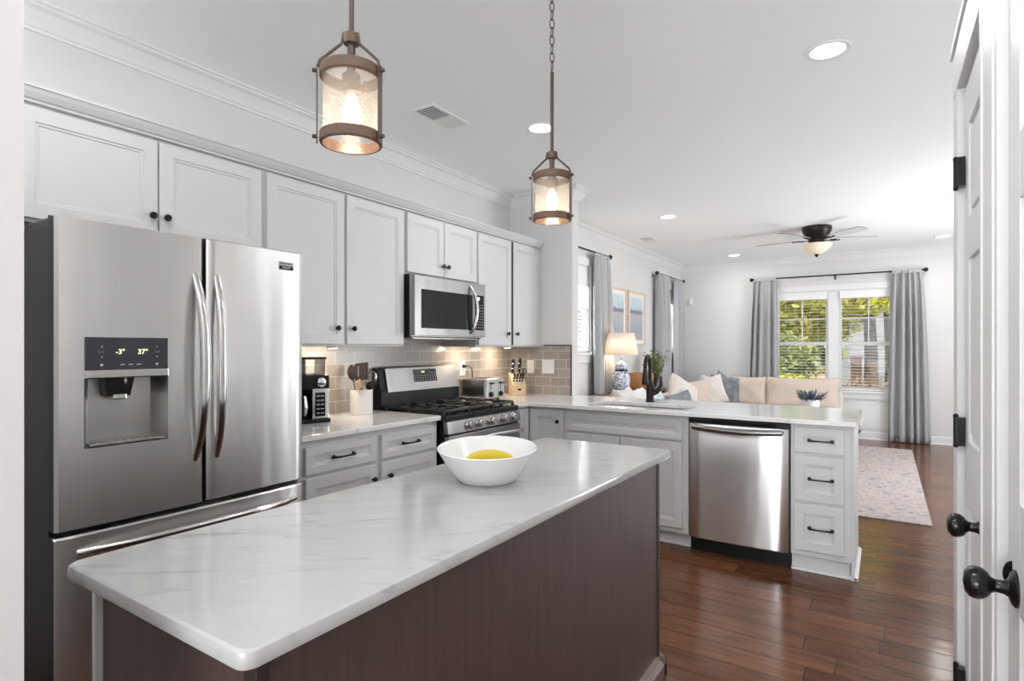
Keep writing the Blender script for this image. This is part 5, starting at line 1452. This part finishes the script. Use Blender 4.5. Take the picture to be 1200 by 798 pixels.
tree('tall yellow green tree with thick trunk seen through the right half of the far window', -.27, 14.2, 4.2, .115, [((-.2, 13.7, 2.62), (2.0, .8, .62), 4600, .085), ((.3, 14.9, 3.3), (2.4, 1.4, 1.0), 3800, .10)], M['leafy'], 21)
tree('slim trunked tree to the right of the thick trunk outside the far window', .04, 16.0, 4.2, .06, [((.5, 16.2, 3.3), (1.8, 1.2, 1.1), 2600, .10)], M['leafy'], 22)
tree('dense yellow green tree filling the left half of the far window', -2.4, 15.0, 3.8, .10, [((-2.1, 14.6, 2.4), (1.9, 1.1, 1.2), 8200, .085), ((-1.6, 16.2, 2.9), (1.7, 1.2, 1.6), 5200, .10)], M['leafy'], 23)
def shrub(label, x, y, z, r, n, lm, seed, s_=.06):
    b = MB(); leaves(b, (x, y, z), r, n, s_, random.Random(seed)); o = b.build('shrub', lm); tag(o, label, 'shrub', 'shrubs beyond the far window')
shrub('dark green shrub low in the left half of the far window', -1.75, 13.2, .75, (.75, .6, .95), 4200, M['leafd'], 31)
shrub('small yellowish shrub below the dark shrub outside the window', -1.52, 12.2, .42, (.42, .35, .42), 1500, M['leafy'], 32)
shrub('dark green shrub farther back beside the brick planter', -2.9, 14.0, 1.3, (.9, .7, 1.2), 3600, M['leafd'], 33)
shrub('broad dark hedge at the back of the yard behind the yellow green trees', -3.6, 19.5, 1.4, (2.6, 1.0, 2.2), 9000, M['leafd'], 35, .13)
shrub('low round green shrub right of the mullion outside the far window', -.76, 12.4, .50, (.16, .16, .2), 500, M['leafd'], 34, .035)
b = MB(); rnd = random.Random(40)
for k in range(260):
    x, y = rnd.uniform(-.7, .9), rnd.uniform(12.35, 12.95); a = rnd.uniform(0, 6.3); h = rnd.uniform(.25, .6)
    b.tube([(x, y, -.3), (x + .1 * cos(a), y + .1 * sin(a), -.3 + h * .7), (x + .2 * cos(a), y + .2 * sin(a), -.3 + h)], [.008, .008, .003], 4)
dg = b.build('dry_grass', M['mulch']); dg.location = (0, 0, .53); tag(dg, 'clump of dry brown stalks below the trunk outside the window', 'plant', kind='stuff')
rb = MB().box(-.95, 1.3, 12.2, 13.1, -.3, .22, .02).build('raised_bed', M['brick']); tag(rb, 'low brick raised bed holding dry stalks outside the far window', 'planter')
pb = MB().box(-1.36, -1.00, 13.0, 13.36, -.3, .80, .01).build('brick_pedestal', M['brick']); tag(pb, 'brick pedestal under the pale blue urn outside the far window', 'pedestal')
ur = MB(); ur.lathe([(.001, 0), (.10, 0), (.08, .05), (.06, .1), (.14, .22), (.17, .36), (.13, .46), (.07, .50), (.05, .56), (.001, .60)], (-1.18, 13.18, .86), 'Z', 24, cap0=True, cap1=True)
ur.xform(Matrix.Translation((-1.18, 13.18, .80)) @ Matrix.Scale(.55, 4) @ Matrix.Translation((1.18, -13.18, -.86)))
tag(ur.build('garden_urn', mat('glazed_urn', (.12, .16, .19), .4)), 'pale blue grey urn standing on the brick pedestal outside', 'urn')
pb2 = MB(); pb2.box(-.66, -.44, 15.4, 15.65, -.3, 1.10, .01); pb2.box(-.68, -.42, 15.37, 15.68, 1.10, 1.15, .01)
tag(pb2.build('brick_pillar', M['brick']), 'brick pillar left of the thick trunk outside the far window', 'pillar')
hs = thing('neighbor_house', 'pale sided house across the yard beyond the far window', 'house', (1.5, 24, -.3))
MB().box(-1.6, 9, 21, 27, -.3, 3.4).build('siding_wall', M['siding'], hs)
MB().prism([(20.4, 3.35), (27.6, 3.35), (24, 6.2)], 'X', -2.1, 9.5).build('roof', M['roof'], hs)
for x in (.62, 2.4, 4.2):
    w_ = MB().box(x - .5, x + .5, 20.94, 21.02, .7, 2.3).build('house_window', M['trim'], hs); MB().box(x - .42, x + .42, 20.92, 20.95, .78, 2.22).build('pane', M['housepane'], w_)
fe = MB()
for k in range(55): fe.box(-12 + k * .18, -12 + k * .18 + .165, 22.5, 22.53, -.3, 1.5)
fe.box(-12, -2.15, 22.53, 22.57, .1, .2); fe.box(-12, -2.15, 22.53, 22.57, 1.1, 1.2)
tag(fe.build('wooden_fence', M['bark']), 'weathered wooden fence at the back of the yard, left of the pale house', 'fence')
# neighbouring wall outside the side windows
nb = MB().box(-6.2, -6.0, 2, 10, -.4, 5).build('neighbor_wall', M['nbrick']); tag(nb, 'pale brick wall of the next house outside the side windows', 'wall')
